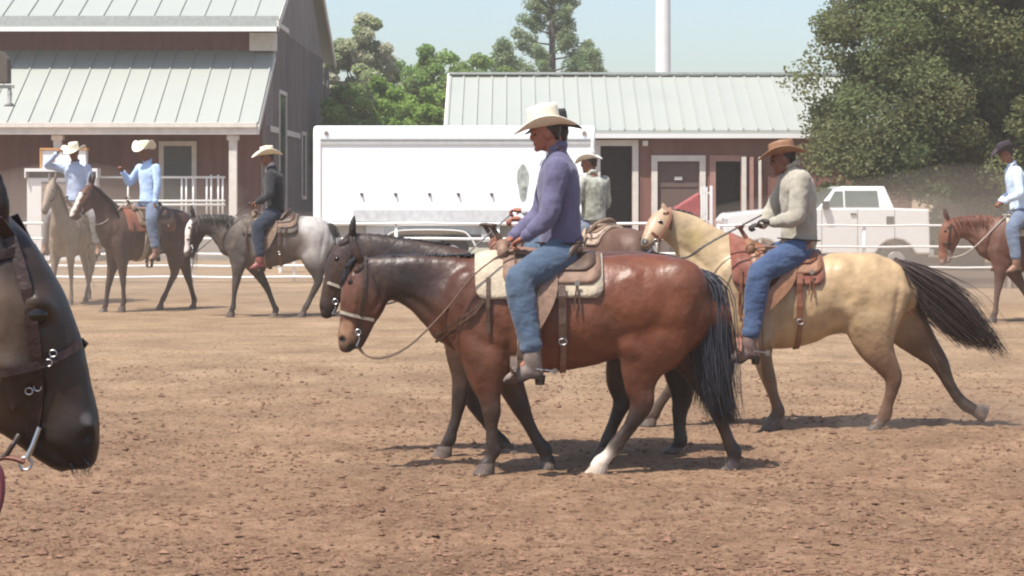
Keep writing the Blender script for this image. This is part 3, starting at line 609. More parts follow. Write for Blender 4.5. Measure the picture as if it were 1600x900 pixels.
# ------------------------------------------------------------ left barn
def left_barn():
    t = thing('barn', 'large maroon barn at left with pale green metal porch roof and raised upper roof', 'barn', (-18, 69, 0)); off = Vector((-18, 69, 0))
    XR = -7.25; X0 = -34
    def P(mb, name, m, **k):
        o = mb.build(name, m, t, **k); o.location = -off; return o
    mb = MB(); boards(mb, X0, XR - .12, 60.2, 0, 3.9); P(mb, 'front_wall', MAROON)
    mb = MB(); boards(mb, X0, XR - .1, 62.0, 5.9, 7.2); P(mb, 'upper_wall', MAROON)
    # gable end, stepped outline, faces +x
    mb = MB(); poly = [(60.2, 0), (81, 0), (81, 3.9), (78.6, 5.95), (78.6, 7.0), (70.3, 10.9), (62.0, 7.05), (62.0, 5.85), (60.2, 4.3)]
    mb.prism(poly, XR - .1, XR, 'x')
    for i in range(68):
        y = 60.4 + i * .3; zt = 3.9 if y < 62 else 7.0
        if y > 78.6: zt = 3.9
        mb.box(XR - .002, XR + .018, y - .02, y + .02, .002, zt)
    P(mb, 'gable_wall', GREYWALL)
    mb = MB(); seam_roof(mb, X0, X(404, 58), 58.0, Z(197, 58), 61.98, Z(80, 61.2), .60); P(mb, 'porch_roof', ROOF)
    mb = MB(); xe = X(400, 58); mb.box(X0, xe + .03, 57.93, 58.0, Z(210, 58), Z(191, 58)); mb.box(X0, xe + .03, 57.86, 57.93, Z(199, 58), Z(192, 58))
    mb.hexa([(x, y, z + q) for x in (xe + .03, xe + .10) for (y, z) in ((57.95, Z(210, 58)), (61.98, Z(92, 61.2))) for q in (0, .25)])
    P(mb, 'porch_fascia', TRIM)
    mb = MB(); seam_roof(mb, X0, X(436, 60.8), 60.6, Z(38, 60.8), 70.3, 11.2, .75); P(mb, 'main_roof', ROOF)
    mb = MB(); seam_roof(mb, X0, X(436, 60.8), 80.2, 6.95, 70.3, 11.2, .75); P(mb, 'main_roof', ROOF)
    mb = MB(); xu = X(436, 60.8); mb.box(X0, xu + .02, 60.5, 60.6, Z(50, 60.8), Z(43, 60.8)); P(mb, 'gutter', WHITE)
    mb = MB(); mb.box(X0, xu + .02, 60.52, 60.6, Z(42.8, 60.8), Z(26, 60.8)); P(mb, 'main_fascia', mat('grey green trim', (.36, .39, .37), rough=.5))
    # soffit of the big roof and rake boards
    mb = MB(); mb.hexa([(x, y, z + q) for x in (XR + .3, XR + .36) for (y, z) in ((60.5, Z(50, 60.8)), (70.3, 10.95)) for q in (0, .3)])
    mb.hexa([(x, y, z + q) for x in (XR + .3, XR + .36) for (y, z) in ((80.3, 6.75), (70.3, 10.95)) for q in (0, .3)]); P(mb, 'rake_board', TRIM)
    mb = MB(); seam_roof(mb, X0, XR + .12, 83.2, 3.3, 78.7, 6.0, .6); P(mb, 'rear_porch_roof', ROOF)
    mb = MB(); mb.hexa([(x, y, z + q) for x in (XR + .12, XR + .18) for (y, z) in ((83.3, 3.2), (78.7, 5.95)) for q in (0, .28)]); P(mb, 'rear_rake', TRIM)
    mb = MB(); mb.box(XR + .02, XR + .2, 78.75, 79.05, 0, 6.7); P(mb, 'post', GREYWALL)
    mb = MB(); mb.box(X(391, 61.8), X(432, 61.8), 61.6, 61.98, Z(80, 61.8), Z(52, 61.8)); P(mb, 'vent_box', TRIM)
    # windows and bands on the gable wall
    for (ya, yb, za, zb) in ((63.6, 65.4, 1.2, 5.0), (70.5, 71.6, 1.8, 3.9), (74.5, 75.5, 1.8, 3.9)):
        mb = MB(); mb.box(XR + .02, XR + .06, ya - .12, ya, za - .12, zb + .12); mb.box(XR + .02, XR + .06, yb, yb + .12, za - .12, zb + .12); mb.box(XR + .02, XR + .06, ya, yb, zb, zb + .12); mb.box(XR + .02, XR + .08, ya, yb, za - .12, za)
        f = P(mb, 'window', TRIM); g = MB(); g.box(XR + .02, XR + .03, ya, yb, za, zb); q = g.build('pane', GLASS, f)
    for a_, b2_, z1_, z2_ in ((61.2, 63.4, 3.75, 3.93), (65.6, 69.8, 3.75, 3.93), (62.05, 66.2, 7.05, 7.2)): mb = MB(); mb.box(XR + .019, XR + .045, a_, b2_, z1_, z2_); P(mb, 'trim_band', TRIM)
    # front wall: door with frame, window left of it, porch post
    mb = MB(); d = 60.18; a, b_, c, e = X(256, d), X(300, d), 1.0, Z(228, d)
    mb.box(a - .14, a, d - .06, d, c, e + .14); mb.box(b_, b_ + .14, d - .06, d, c, e + .14); mb.box(a, b_, d - .06, d, e, e + .14); f = P(mb, 'door_frame', TRIM)
    mb = MB(); mb.box(a, b_, d - .02, d - .0, c, e)
    for i in range(1, 9): xx = a + (b_ - a) * i / 9; mb.box(xx - .015, xx + .015, d - .04, d - .018, c, e)
    mb.build('door', mat('grey barred door', (.10, .105, .105), rough=.6), f)
    for px in (364, 90, -120, -330):
        mb = MB(); xx = X(px, 58.15); mb.box(xx - .11, xx + .11, 58.1, 58.32, 0, Z(211, 58)); mb.box(xx - .16, xx + .16, 58.06, 58.36, Z(219, 58), Z(211, 58)); P(mb, 'porch_post', TRIM)
    mb = MB(); mb.box(X0, XR - .02, 58.35, 60.2, 0, .95); P(mb, 'porch_deck', mat('grey concrete', (.26, .24, .22), rough=.9, var=.15, scale=2))
left_barn()

# ------------------------------------------------------------ right building
def right_shed():
    off = Vector((4, 58, 0)); t = thing('stable', 'long low maroon stable with white framed doors and pale seamed metal roof', 'stable', off)
    x0, x1, ye, yr = X(697, 55), 11.0, 55.0, 58.5
    def P(mb, name, m, **k):
        o = mb.build(name, m, t, **k); o.location = -off; return o
    zr, ze = Z(122, yr), Z(208, ye)
    mb = MB(); seam_roof(mb, x0, x1, ye, ze, yr, zr, .40); P(mb, 'roof', ROOF)
    mb = MB(); seam_roof(mb, x0, x1, 62, ze, yr, zr, .40); P(mb, 'roof', ROOF)
    mb = MB(); mb.box(x0 - .03, x1, yr - .16, yr + .16, zr + .10, zr + .16); P(mb, 'ridge_cap', mat('grey green trim', (.36, .39, .37)))
    mb = MB(); mb.box(x0 - .05, x1, ye - .09, ye - .005, Z(216, ye), Z(208.5, ye)); mb.box(x0 - .05, x1, ye + .0, ye + .28, Z(216, ye), Z(214.5, ye)); P(mb, 'gutter', WHITE)
    mb = MB()
    for (ya, yb) in ((ye - .05, yr), (62.05, yr)): mb.hexa([(x, y, z + q) for x in (x0 - .07, x0 - .003) for (y, z) in ((ya, Z(216, ye)), (yb, zr - .06)) for q in (0, .2)])
    P(mb, 'rake_board', TRIM)
    wy = 55.3
    ops = [(938, 988, 228, 420), (1027, 1093, 252, 420), (1118, 1158, 252, 420)]
    # wall pieces between the openings
    xs = [x0 + .25] + [X(p, wy) for o in ops for p in o[:2]] + [x1 - .2]; zt = Z(216, ye)
    mb = MB()
    for i in range(0, len(xs), 2): boards(mb, xs[i], xs[i + 1], wy, 0, zt, .25, .12)
    for o in ops: boards(mb, X(o[0], wy) + .001, X(o[1], wy) - .001, wy, Z(o[2], wy), zt, .25, .12)
    mb.box(x0 + .25, x0 + .37, wy + .13, 61.7, 0, zt); mb.box(x1 - .3, x1 - .2, wy + .13, 61.7, 0, zt); mb.box(x0 + .25, x1 - .2, 61.6, 61.7, 0, zt)
    P(mb, 'wall', MAROON)
    mb = MB(); mb.prism([(55.5, zt), (61.6, zt), (58.5, zr - .1)], x0 + .26, x0 + .36, 'x'); P(mb, 'gable', MAROON)
    for i, o in enumerate(ops):
        a, b_, e = X(o[0], wy), X(o[1], wy), Z(o[2], wy); tw = .16
        mb = MB(); mb.box(a - tw, a, wy - .06, wy - .016, 0, e + tw); mb.box(b_, b_ + tw, wy - .06, wy - .016, 0, e + tw); mb.box(a, b_, wy - .06, wy - .016, e, e + tw)
        f = P(mb, 'door_frame', TRIM if i < 2 else mat('faded pink paint', (.36, .20, .17), rough=.7))
        mb = MB()
        if i == 1:
            mb.box(a, b_, wy + .05, wy + .10, 0, e)
            for k in range(1, 4): mb.box(a + .05, b_ - .05, wy + .03, wy + .052, e * k / 4, e * k / 4 + .08)
            mb.build('door', mat('brown plank door', (.13, .085, .075), rough=.75, var=.15, stretch=(6, 1, .4)), f)
            mb = MB(); mb.box(X(1054, wy), X(1066, wy), wy + .015, wy + .03, Z(281, wy), Z(276, wy)); mb.build('name_plate', WHITE, f)
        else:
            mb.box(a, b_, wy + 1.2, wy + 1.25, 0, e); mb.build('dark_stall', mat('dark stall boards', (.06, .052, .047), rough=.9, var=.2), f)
    # small lamp over the wall between doors
    mb = MB(); mb.box(X(1004, wy), X(1012, wy), wy - .12, wy - .018, Z(228, wy), Z(220, wy)); P(mb, 'wall_lamp', WHITE)
    for px, wd, m in ((1163, .12, TRIM), (1175, .10, mat('faded pink paint', (.36, .2, .17))), (1188, .07, TRIM)):
        mb = MB(); xx = X(px, 55.0); mb.box(xx - wd / 2, xx + wd / 2, 55.06, 55.16, 0, Z(245, 55)); P(mb, 'door_post', m)
right_shed()

# ------------------------------------------------------------ white pole
def pole():
    d = 82; x = X(1036, d); t = thing('pole', 'tall thick white pole rising behind the stable roof', 'pole', (x, d, 0)); mb = MB()
    mb.tube([(0, 0, 0), (0, 0, 5), (0, 0, 12), (0, 0, 20)], [.34, .32, .29, .25], 28, up=(1, 0, 0)); o = mb.build('shaft', WHITE, t, smooth=True)
    mb = MB(); mb.tube([(0, 0, 0), (0, 0, .3)], .6, 20, up=(1, 0, 0)); mb.build('footing', mat('grey concrete', (.26, .24, .22)), t)
    mb = MB(); mb.tube([(0, 0, 20), (0, 0, 20.3), (0, 0, 20.5)], [.7, .7, .1], 20, up=(1, 0, 0)); mb.build('cap', WHITE, t)
pole()

# ------------------------------------------------------------ foliage
def leaf_mat(name):
    if name in _M: return _M[name]
    m = bpy.data.materials.new(name); m.use_nodes = True; t = m.node_tree; N = t.nodes; L = t.links; out = N['Material Output']; N.remove(N['Principled BSDF'])
    a = N.new('ShaderNodeAttribute'); a.attribute_name = 'Col'; d = N.new('ShaderNodeBsdfDiffuse'); tr = N.new('ShaderNodeBsdfTranslucent'); gl = N.new('ShaderNodeBsdfGlossy'); gl.inputs['Roughness'].default_value = .5
    mx = N.new('ShaderNodeMixShader'); mx.inputs[0].default_value = .42; m2 = N.new('ShaderNodeMixShader'); m2.inputs[0].default_value = .0
    L.new(a.outputs['Color'], d.inputs[0]); L.new(a.outputs['Color'], tr.inputs[0]); L.new(d.outputs[0], mx.inputs[1]); L.new(tr.outputs[0], mx.inputs[2]); L.new(mx.outputs[0], m2.inputs[1]); L.new(gl.outputs[0], m2.inputs[2]); L.new(m2.outputs[0], out.inputs[0])
    _M[name] = m; return m
def leaves(name, parent, clumps, n, size, cols, seed, flat=.75, aspect=.55):
    rg = np.random.default_rng(seed); Cn = np.array([c[:3] for c in clumps], float); Rr = np.array([c[3] for c in clumps], float)
    k = rg.integers(0, len(clumps), n); v = rg.normal(size=(n, 3)); v /= np.linalg.norm(v, axis=1)[:, None]; v *= (rg.random(n) ** .45)[:, None]
    p = Cn[k] + v * Rr[k][:, None] * np.array([1, 1, flat])
    u = rg.normal(size=(n, 3)); u[:, 2] *= .6; u /= np.linalg.norm(u, axis=1)[:, None]; w_ = np.cross(u, rg.normal(size=(n, 3))); w_ /= np.linalg.norm(w_, axis=1)[:, None]
    s = size * (.6 + .8 * rg.random(n)); a = u * s[:, None]; b = w_ * (s * aspect)[:, None]
    V = np.stack([p - a, p + b, p + a, p - b], 1).reshape(-1, 3); me = bpy.data.meshes.new(name)
    me.vertices.add(len(V)); me.vertices.foreach_set('co', V.ravel().astype(np.float32)); me.loops.add(n * 4); me.loops.foreach_set('vertex_index', np.arange(n * 4, dtype=np.int32))
    me.polygons.add(n); me.polygons.foreach_set('loop_start', np.arange(0, n * 4, 4, dtype=np.int32)); me.update(calc_edges=True)
    cl = np.array(cols, float); ci = rg.integers(0, len(cl), len(clumps)); c = cl[ci[k]] * (.85 + .3 * rg.random((n, 1))); j = rg.random(n) < .25; c[j] = cl[rg.integers(0, len(cl), j.sum())]
    at = me.color_attributes.new('Col', 'FLOAT_COLOR', 'POINT'); at.data.foreach_set('color', np.repeat(np.hstack([c, np.ones((n, 1))]), 4, 0).astype(np.float32).ravel())
    return link(name, me, leaf_mat('leaf'), parent)
BARK = mat('grey brown bark', (.11, .085, .065), rough=.95, var=.3, scale=6, stretch=(1, 1, .25), bump=.03, bscale=8)
def tree(label, x, y, h, lobes, cols, n, leaf, seed, trunk=.25, crad=.5, nclump=90, group='trees behind the arena', shell=.55, aspect=.55):
    t = thing('tree', label, 'tree', (x, y, 0), 0, group); rg = random.Random(seed); mb = MB(); cl = []
    for (lx, ly, lz, rx, ry, rz_) in lobes:
        m = max(4, int(nclump * (rx * rz_) / sum(q[3] * q[5] for q in lobes)))
        for _ in range(m):
            while True:
                v = Vector((rg.uniform(-1, 1), rg.uniform(-1, 1), rg.uniform(-1, 1)))
                if shell < v.length < 1: break
            q = 1 + .22 * noise.noise(v * 2.2 + Vector((seed, 0, 0))); cl.append((lx + v.x * rx * q, ly + v.y * ry * q, lz + v.z * rz_ * q, crad * rg.uniform(.55, 1.25)))
    zt = max(l[2] for l in lobes)
    mb.tube([(0, 0, -.1), (.05, 0, h * .15), (-.08, .05, h * .4), (.1, -.05, zt)], [trunk * 1.3, trunk, trunk * .7, trunk * .25], 10, up=(1, 0, 0))
    for c in rg.sample(cl, min(26, len(cl))):
        z0 = min(max(.8, c[2] * .55), zt * .8); a = Vector((0, 0, z0)); b = Vector(c[:3]); mid = (a + b) / 2 + Vector((rg.uniform(-.3, .3), rg.uniform(-.3, .3), rg.uniform(-.1, .4)))
        mb.tube(crom([a, mid, b], 4), list(np.linspace(trunk * .35, .02, 9)), 6, up=(1, 0, 0))
    mb.build('trunk', BARK, t, smooth=True)
    leaves('crown', t, cl, n, leaf, cols, seed, aspect=aspect); return t
OL = [(.155, .195, .085), (.175, .205, .09), (.145, .18, .08), (.19, .20, .095), (.17, .175, .085)]
GR = [(.22, .34, .10), (.27, .39, .12), (.18, .29, .09), (.30, .39, .15)]
DG = [(.09, .12, .06), (.11, .14, .07), (.08, .11, .055)]
PG = [(.48, .49, .33), (.36, .42, .22), (.56, .54, .42), (.30, .37, .18)]
tree('huge dense olive green tree filling the right side above the white pickup', 11.3, 51, 11, [(.4, 0, 6.8, 3.5, 3.6, 4.4), (3.2, .5, 5.0, 3.6, 3.5, 3.6), (-1.7, -.8, 4.5, 2.2, 2.4, 2.4), (-2.9, -1.0, 3.5, 1.5, 1.6, 1.9), (-1.2, -1.2, 2.9, 1.7, 1.6, 1.3), (.6, -1.6, 3.1, 3.0, 2.2, 2.1), (3.8, -1.4, 3.0, 3.0, 2, 2.1), (2.2, -1.8, 4.6, 2.6, 1.6, 2.0), (-2.2, 0, 6.2, 1.4, 2, 1.6), (1.5, -1, 9.5, 3.4, 3, 2.6)], OL, 340000, .056, 5, .38, .70, 680, shell=.35)
tree('dark spreading tree standing behind the huge one at the right edge', 16.5, 62, 10, [(0, 0, 5.6, 5.0, 4, 4.6), (-3, 0, 2.6, 3, 2, 2.6), (2, 0, 2.6, 3, 2, 2.6)], DG, 70000, .12, 8, .3, .8, 90)
tree('pale silvery tree with bare twigs next to the barn roof', X(568, 92), 92, 10, [(0, 0, 6.0, 1.9, 1.9, 3.3), (.45, 0, 8.6, 1.0, 1, 1.4), (-.9, 0, 5.2, 1.6, 1.6, 3.3), (-.6, 0, 7.2, 1.2, 1.2, 1.5)], PG, 60000, .085, 11, .2, .42, 110)
tree('round mid green tree between the silvery tree and the pine', X(688, 86), 86, 9, [(0, 0, 5.6, 2.0, 2, 2.5), (-1.4, 0, 5.0, 1.5, 1.5, 2.0), (1.5, 0, 5.6, 1.3, 1.3, 2.1)], GR, 46000, .08, 12, .2, .42, 120)
tree('low bright green tree just above the white trailer', X(620, 74), 74, 6, [(0, 0, 4.0, 2.1, 1.6, 2.1), (1.3, 0, 3.8, 1.5, 1.4, 2.0), (-1.9, 0, 3.4, 1.3, 1.3, 1.8)], [(.26, .39, .10), (.31, .44, .12), (.22, .33, .09)], 42000, .075, 13, .15, .36, 130)
tree('wide leafy green tree filling the gap right of the silvery tree', X(625, 98), 98, 9, [(0, 0, 5.2, 2.6, 2, 3.0), (-1.8, 0, 4.4, 2, 2, 2.6)], GR, 46000, .09, 15, .2, .6, 110)
tree('bushy green tree between the round tree and the tall pine', X(752, 84), 84, 8, [(0, 0, 4.8, 1.9, 1.8, 2.7), (1.4, 0, 5.1, 1.4, 1.4, 2.0)], [(.22, .31, .11), (.27, .36, .13), (.18, .26, .09)], 42000, .08, 16, .2, .5, 110)
tree('low green bush in shade under the silvery tree beside the barn', X(535, 80), 80, 5, [(0, 0, 3.4, 1.6, 1.5, 2.6)], [(.20, .28, .10), (.25, .33, .12), (.17, .24, .09)], 26000, .08, 17, .12, .5, 70)
def pine(label, x, y, h, w_, seed, n=26000, z0=2.0):
    rg = random.Random(seed); t = thing('pine_tree', label, 'tree', (x, y, 0), 0, 'trees behind the arena'); mb = MB(); cl = []
    mb.tube([(0, 0, -.1), (.03, 0, h * .5), (0, 0, h)], [.28, .18, .03], 8, up=(1, 0, 0))
    for i in range(64):
        z = z0 + (h - z0) * (i / 64) ** .9; L = w_ * (1 - (z - z0) / (h - z0)) ** .55 * rg.uniform(.55, 1.12); a = i * 2.4 + rg.random(); e = Vector((math.cos(a) * L, math.sin(a) * L, z + L * .32))
        mb.tube(crom([(0, 0, z), (e.x * .5, e.y * .5, z + L * .08), e], 3), list(np.linspace(.05, .015, 7)), 5, up=(0, 0, 1))
        for q in (.55, .78, 1): cl.append((e.x * q, e.y * q, z + L * .32 * q * q + .05, .30 + .12 * rg.random()))
    mb.build('trunk', BARK, t, smooth=True); leaves('crown', t, cl, n, .095, [(.22, .30, .15), (.28, .35, .19), (.18, .25, .13), (.31, .36, .21)], seed, flat=.9, aspect=.28); return t
pine('tall ragged pine with open branches behind the stable ridge', X(862, 96), 96, 14.5, 2.6, 21, 40000, 3.0)
pine('small leaning pine right of the tall pine above the roof', X(925, 94), 94, 8.3, 1.5, 22, 14000, 2.0)
pine('short pine left of the tall pine above the roof', X(785, 92), 92, 8.6, 1.5, 23, 14000, 2.0)

# ------------------------------------------------------------ arena fence
def fence():
    def line(label, x0, x1, y, zs, rr, lower, pitch=2.5):
        t = thing('fence', label, 'fence', ((x0 + x1) / 2, y, 0), 0, 'white pipe fences round the arena'); off = Vector(((x0 + x1) / 2, y, 0))
        n = int((x1 - x0) / pitch)
        for i in range(n + 1):
            x = x0 + (x1 - x0) * i / n; mb = MB(); mb.tube([(x, y, 0), (x, y, max(zs) + .03)], .038, 10, up=(1, 0, 0)); o = mb.build('post', WHITE, t, smooth=True); o.location = -off
        for z in zs:
            mb = MB(); mb.tube([(x0 + (x1 - x0) * k / 24, y - .05, z + .008 * math.sin(k * 1.7)) for k in range(25)], rr, 8, up=(0, 0, 1)); o = mb.build('rail', WHITE, t, smooth=True); o.location = -off
        if lower:
            mb = MB(); mb.box(x0, x1, y + .05, y + .10, 0, lower); o = mb.build('lower_board', mat('brown kick board', (.15, .115, .09), rough=.9, var=.2, scale=2), t); o.location = -off  # low brown strip along the foot of the fence
    line('white three rail pipe fence behind the horses at right with brown kick board', 4.2, 16, 41.6, (.43, .85, 1.28), .022, .36)
    line('white five rail fence panels low behind the left riders', -13.5, 4.1, 44.2, (.12, .36, .62, .95, 1.28), .03, 0, 2.2)
    # low tall pen railing on the porch deck
    off = Vector((X(250, 58.5), 58.5, 0)); t = thing('railing', 'tall white railing with upright bars in front of the barn door', 'railing', off)
    a, b_ = X(150, 58.5), X(352, 58.5)
    for z in (Z(277, 58.5), Z(314, 58.5), Z(320, 58.5)): mb = MB(); mb.tube([(a, 58.5, z), (b_, 58.5, z)], .035, 8, up=(0, 0, 1)); o = mb.build('rail', WHITE, t, smooth=True); o.location = -off
    for px in (153, 200, 284, 291, 302, 323, 330, 341, 348): mb = MB(); xx = X(px, 58.5); mb.tube([(xx, 58.5, .95), (xx, 58.5, Z(273 if px in (330, 341) else 277, 58.5))], .028, 8, up=(1, 0, 0)); o = mb.build('bar', WHITE, t, smooth=True); o.location = -off
fence()

# ------------------------------------------------------------ white trailer
def trailer():
    d = 48.5; off = Vector((X(710, d), d + 1.2, 0)); t = thing('horse_trailer', 'long white horse trailer with grey trim lines parked behind the fence', 'trailer', off)
    x0, x1 = X(489, d), X(930, d); zt, zb = Z(196, d), Z(348, d)
    def P(mb, name, m, **k): o = mb.build(name, m, t, **k); o.location = -off; return o
    r = .22; pr = [(d, zb)] + [(d + r - r * math.cos(a), zt - r + r * math.sin(a)) for a in [i * math.pi / 2 / 6 for i in range(7)]] + [(d + 2.4 - r + r * math.sin(a), zt - r + r * math.cos(a)) for a in [i * math.pi / 2 / 6 for i in range(7)]] + [(d + 2.4, zb)]
    mb = MB(); mb.prism(pr, x0, x1, 'x'); P(mb, 'body', mat('white trailer skin', (.88, .91, .93), rough=.3, spec=.5, var=.02, stain=(.78, .77, .75), stain_amt=.1), bevel=.06)
    GT = mat('grey trailer trim', (.45, .46, .46), rough=.4, var=.08)
    mb = MB(); mb.box(x0 + .18, x1 - .12, d - .03, d - .002, Z(226, d), Z(217, d)); mb.box(x0 + .18, x1 - .12, d - .045, d - .002, Z(218.5, d), Z(216, d)); P(mb, 'trim_strip', GT)
    for px in (499, 925): mb = MB(); mb.box(X(px, d) - .035, X(px, d) + .035, d - .035, d - .002, zb, Z(216, d)); P(mb, 'corner_strip', WHITE)
    mb = MB(); mb.box(X(552, d), X(796, d), d - .025, d - .002, Z(345, d), Z(328, d)); P(mb, 'lower_band', mat('pale grey band', (.55, .56, .57), rough=.4))
    mb = MB(); mb.box(x0 + .1, x1 - .05, d - .06, d - .003, Z(352, d), Z(347, d)); P(mb, 'side_rail', WHITE)
    for px in (565, 618, 671, 716, 768):
        mb = MB(); xx = X(px, d); zz = Z(303, d); mb.box(xx - .035, xx + .035, d - .03, d - .002, zz - .02, zz + .02); mb.box(xx - .005, xx + .03, d - .055, d - .03, zz - .06, zz + .0); P(mb, 'tie_hook', mat('dark steel', (.08, .08, .08), rough=.4, metal=.5))
    for px in (510, 913):
        mb = MB(); mb.tube([(X(px, d), d - .03, Z(208, d)), (X(px, d), d + .01, Z(208, d))], .055, 14, up=(0, 0, 1)); P(mb, 'marker_light', mat('amber grey lens', (.25, .2, .17), rough=.3))
    mb = MB(); n = 26; cx, cz = X(817, d), Z(285, d)
    mb.prism([(cx + .13 * math.cos(a) * (1 + .2 * math.sin(3 * a)), cz + .44 * math.sin(a)) for a in [2 * math.pi * i / n for i in range(n)]], d - .012, d - .002, 'y'); P(mb, 'decal', mat('grey green decal', (.33, .36, .33), rough=.5, var=.5, scale=7))
    # chassis, skirt, fender and wheels
    mb = MB(); mb.box(x0 + .2, x1 - .3, d + .25, d + 2.1, .55, zb); P(mb, 'chassis', mat('grey chassis', (.30, .30, .29), rough=.6))
    mb = MB(); mb.box(X(572, d), X(600, d), d + .02, d + .08, Z(378, d), zb); mb.box(X(752, d), X(780, d), d + .02, d + .08, Z(378, d), zb); mb.box(X(600, d), X(752, d), d + .10, d + .16, .95, zb); P(mb, 'skirt', GT)
    cx0, cx1, cz = X(640, d), X(706, d), .47
    arc = [(cx0 - .62, cz + .1), (cx0 - .55, cz + .42), (cx0 - .2, cz + .58)] + [(cx1 + .1, cz + .58), (cx1 + .42, cz + .44), (cx1 + .62, cz + .1)]
    mb = MB(); ribbon(mb, crom([(a, d - .04, b) for a, b in arc], 4), .34, .03, up=(0, 0, 1)); P(mb, 'fender', WHITE)
    for sy in (0, 1):
        for cx in (cx0, cx1):
            y0 = d + .02 if sy == 0 else d + 2.1; mb = MB(); pts = []; 
            mb.tube([(cx, y0, cz), (cx, y0 + .03, cz), (cx, y0 + .2, cz), (cx, y0 + .23, cz)], [.40, .44, .44, .40], 28, up=(0, 0, 1)); wv = P(mb, 'wheel', mat('tyre rubber', (.03, .03, .03), rough=.85), smooth=False)
            mb = MB(); mb.tube([(cx, y0 - .012, cz), (cx, y0 + .02, cz)], [.22, .25], 20, up=(0, 0, 1)); mb.build('rim', WHITE, wv)
    mb = MB(); mb.tube([(x0 + .2, d + 1.2, .75), (x0 - 1.2, d + 1.2, .70)], .09, 8, up=(0, 0, 1)); mb.tube([(x0 - .9, d + 1.2, 0), (x0 - .9, d + 1.2, .75)], .05, 8, up=(1, 0, 0)); P(mb, 'hitch', WHITE)
trailer()

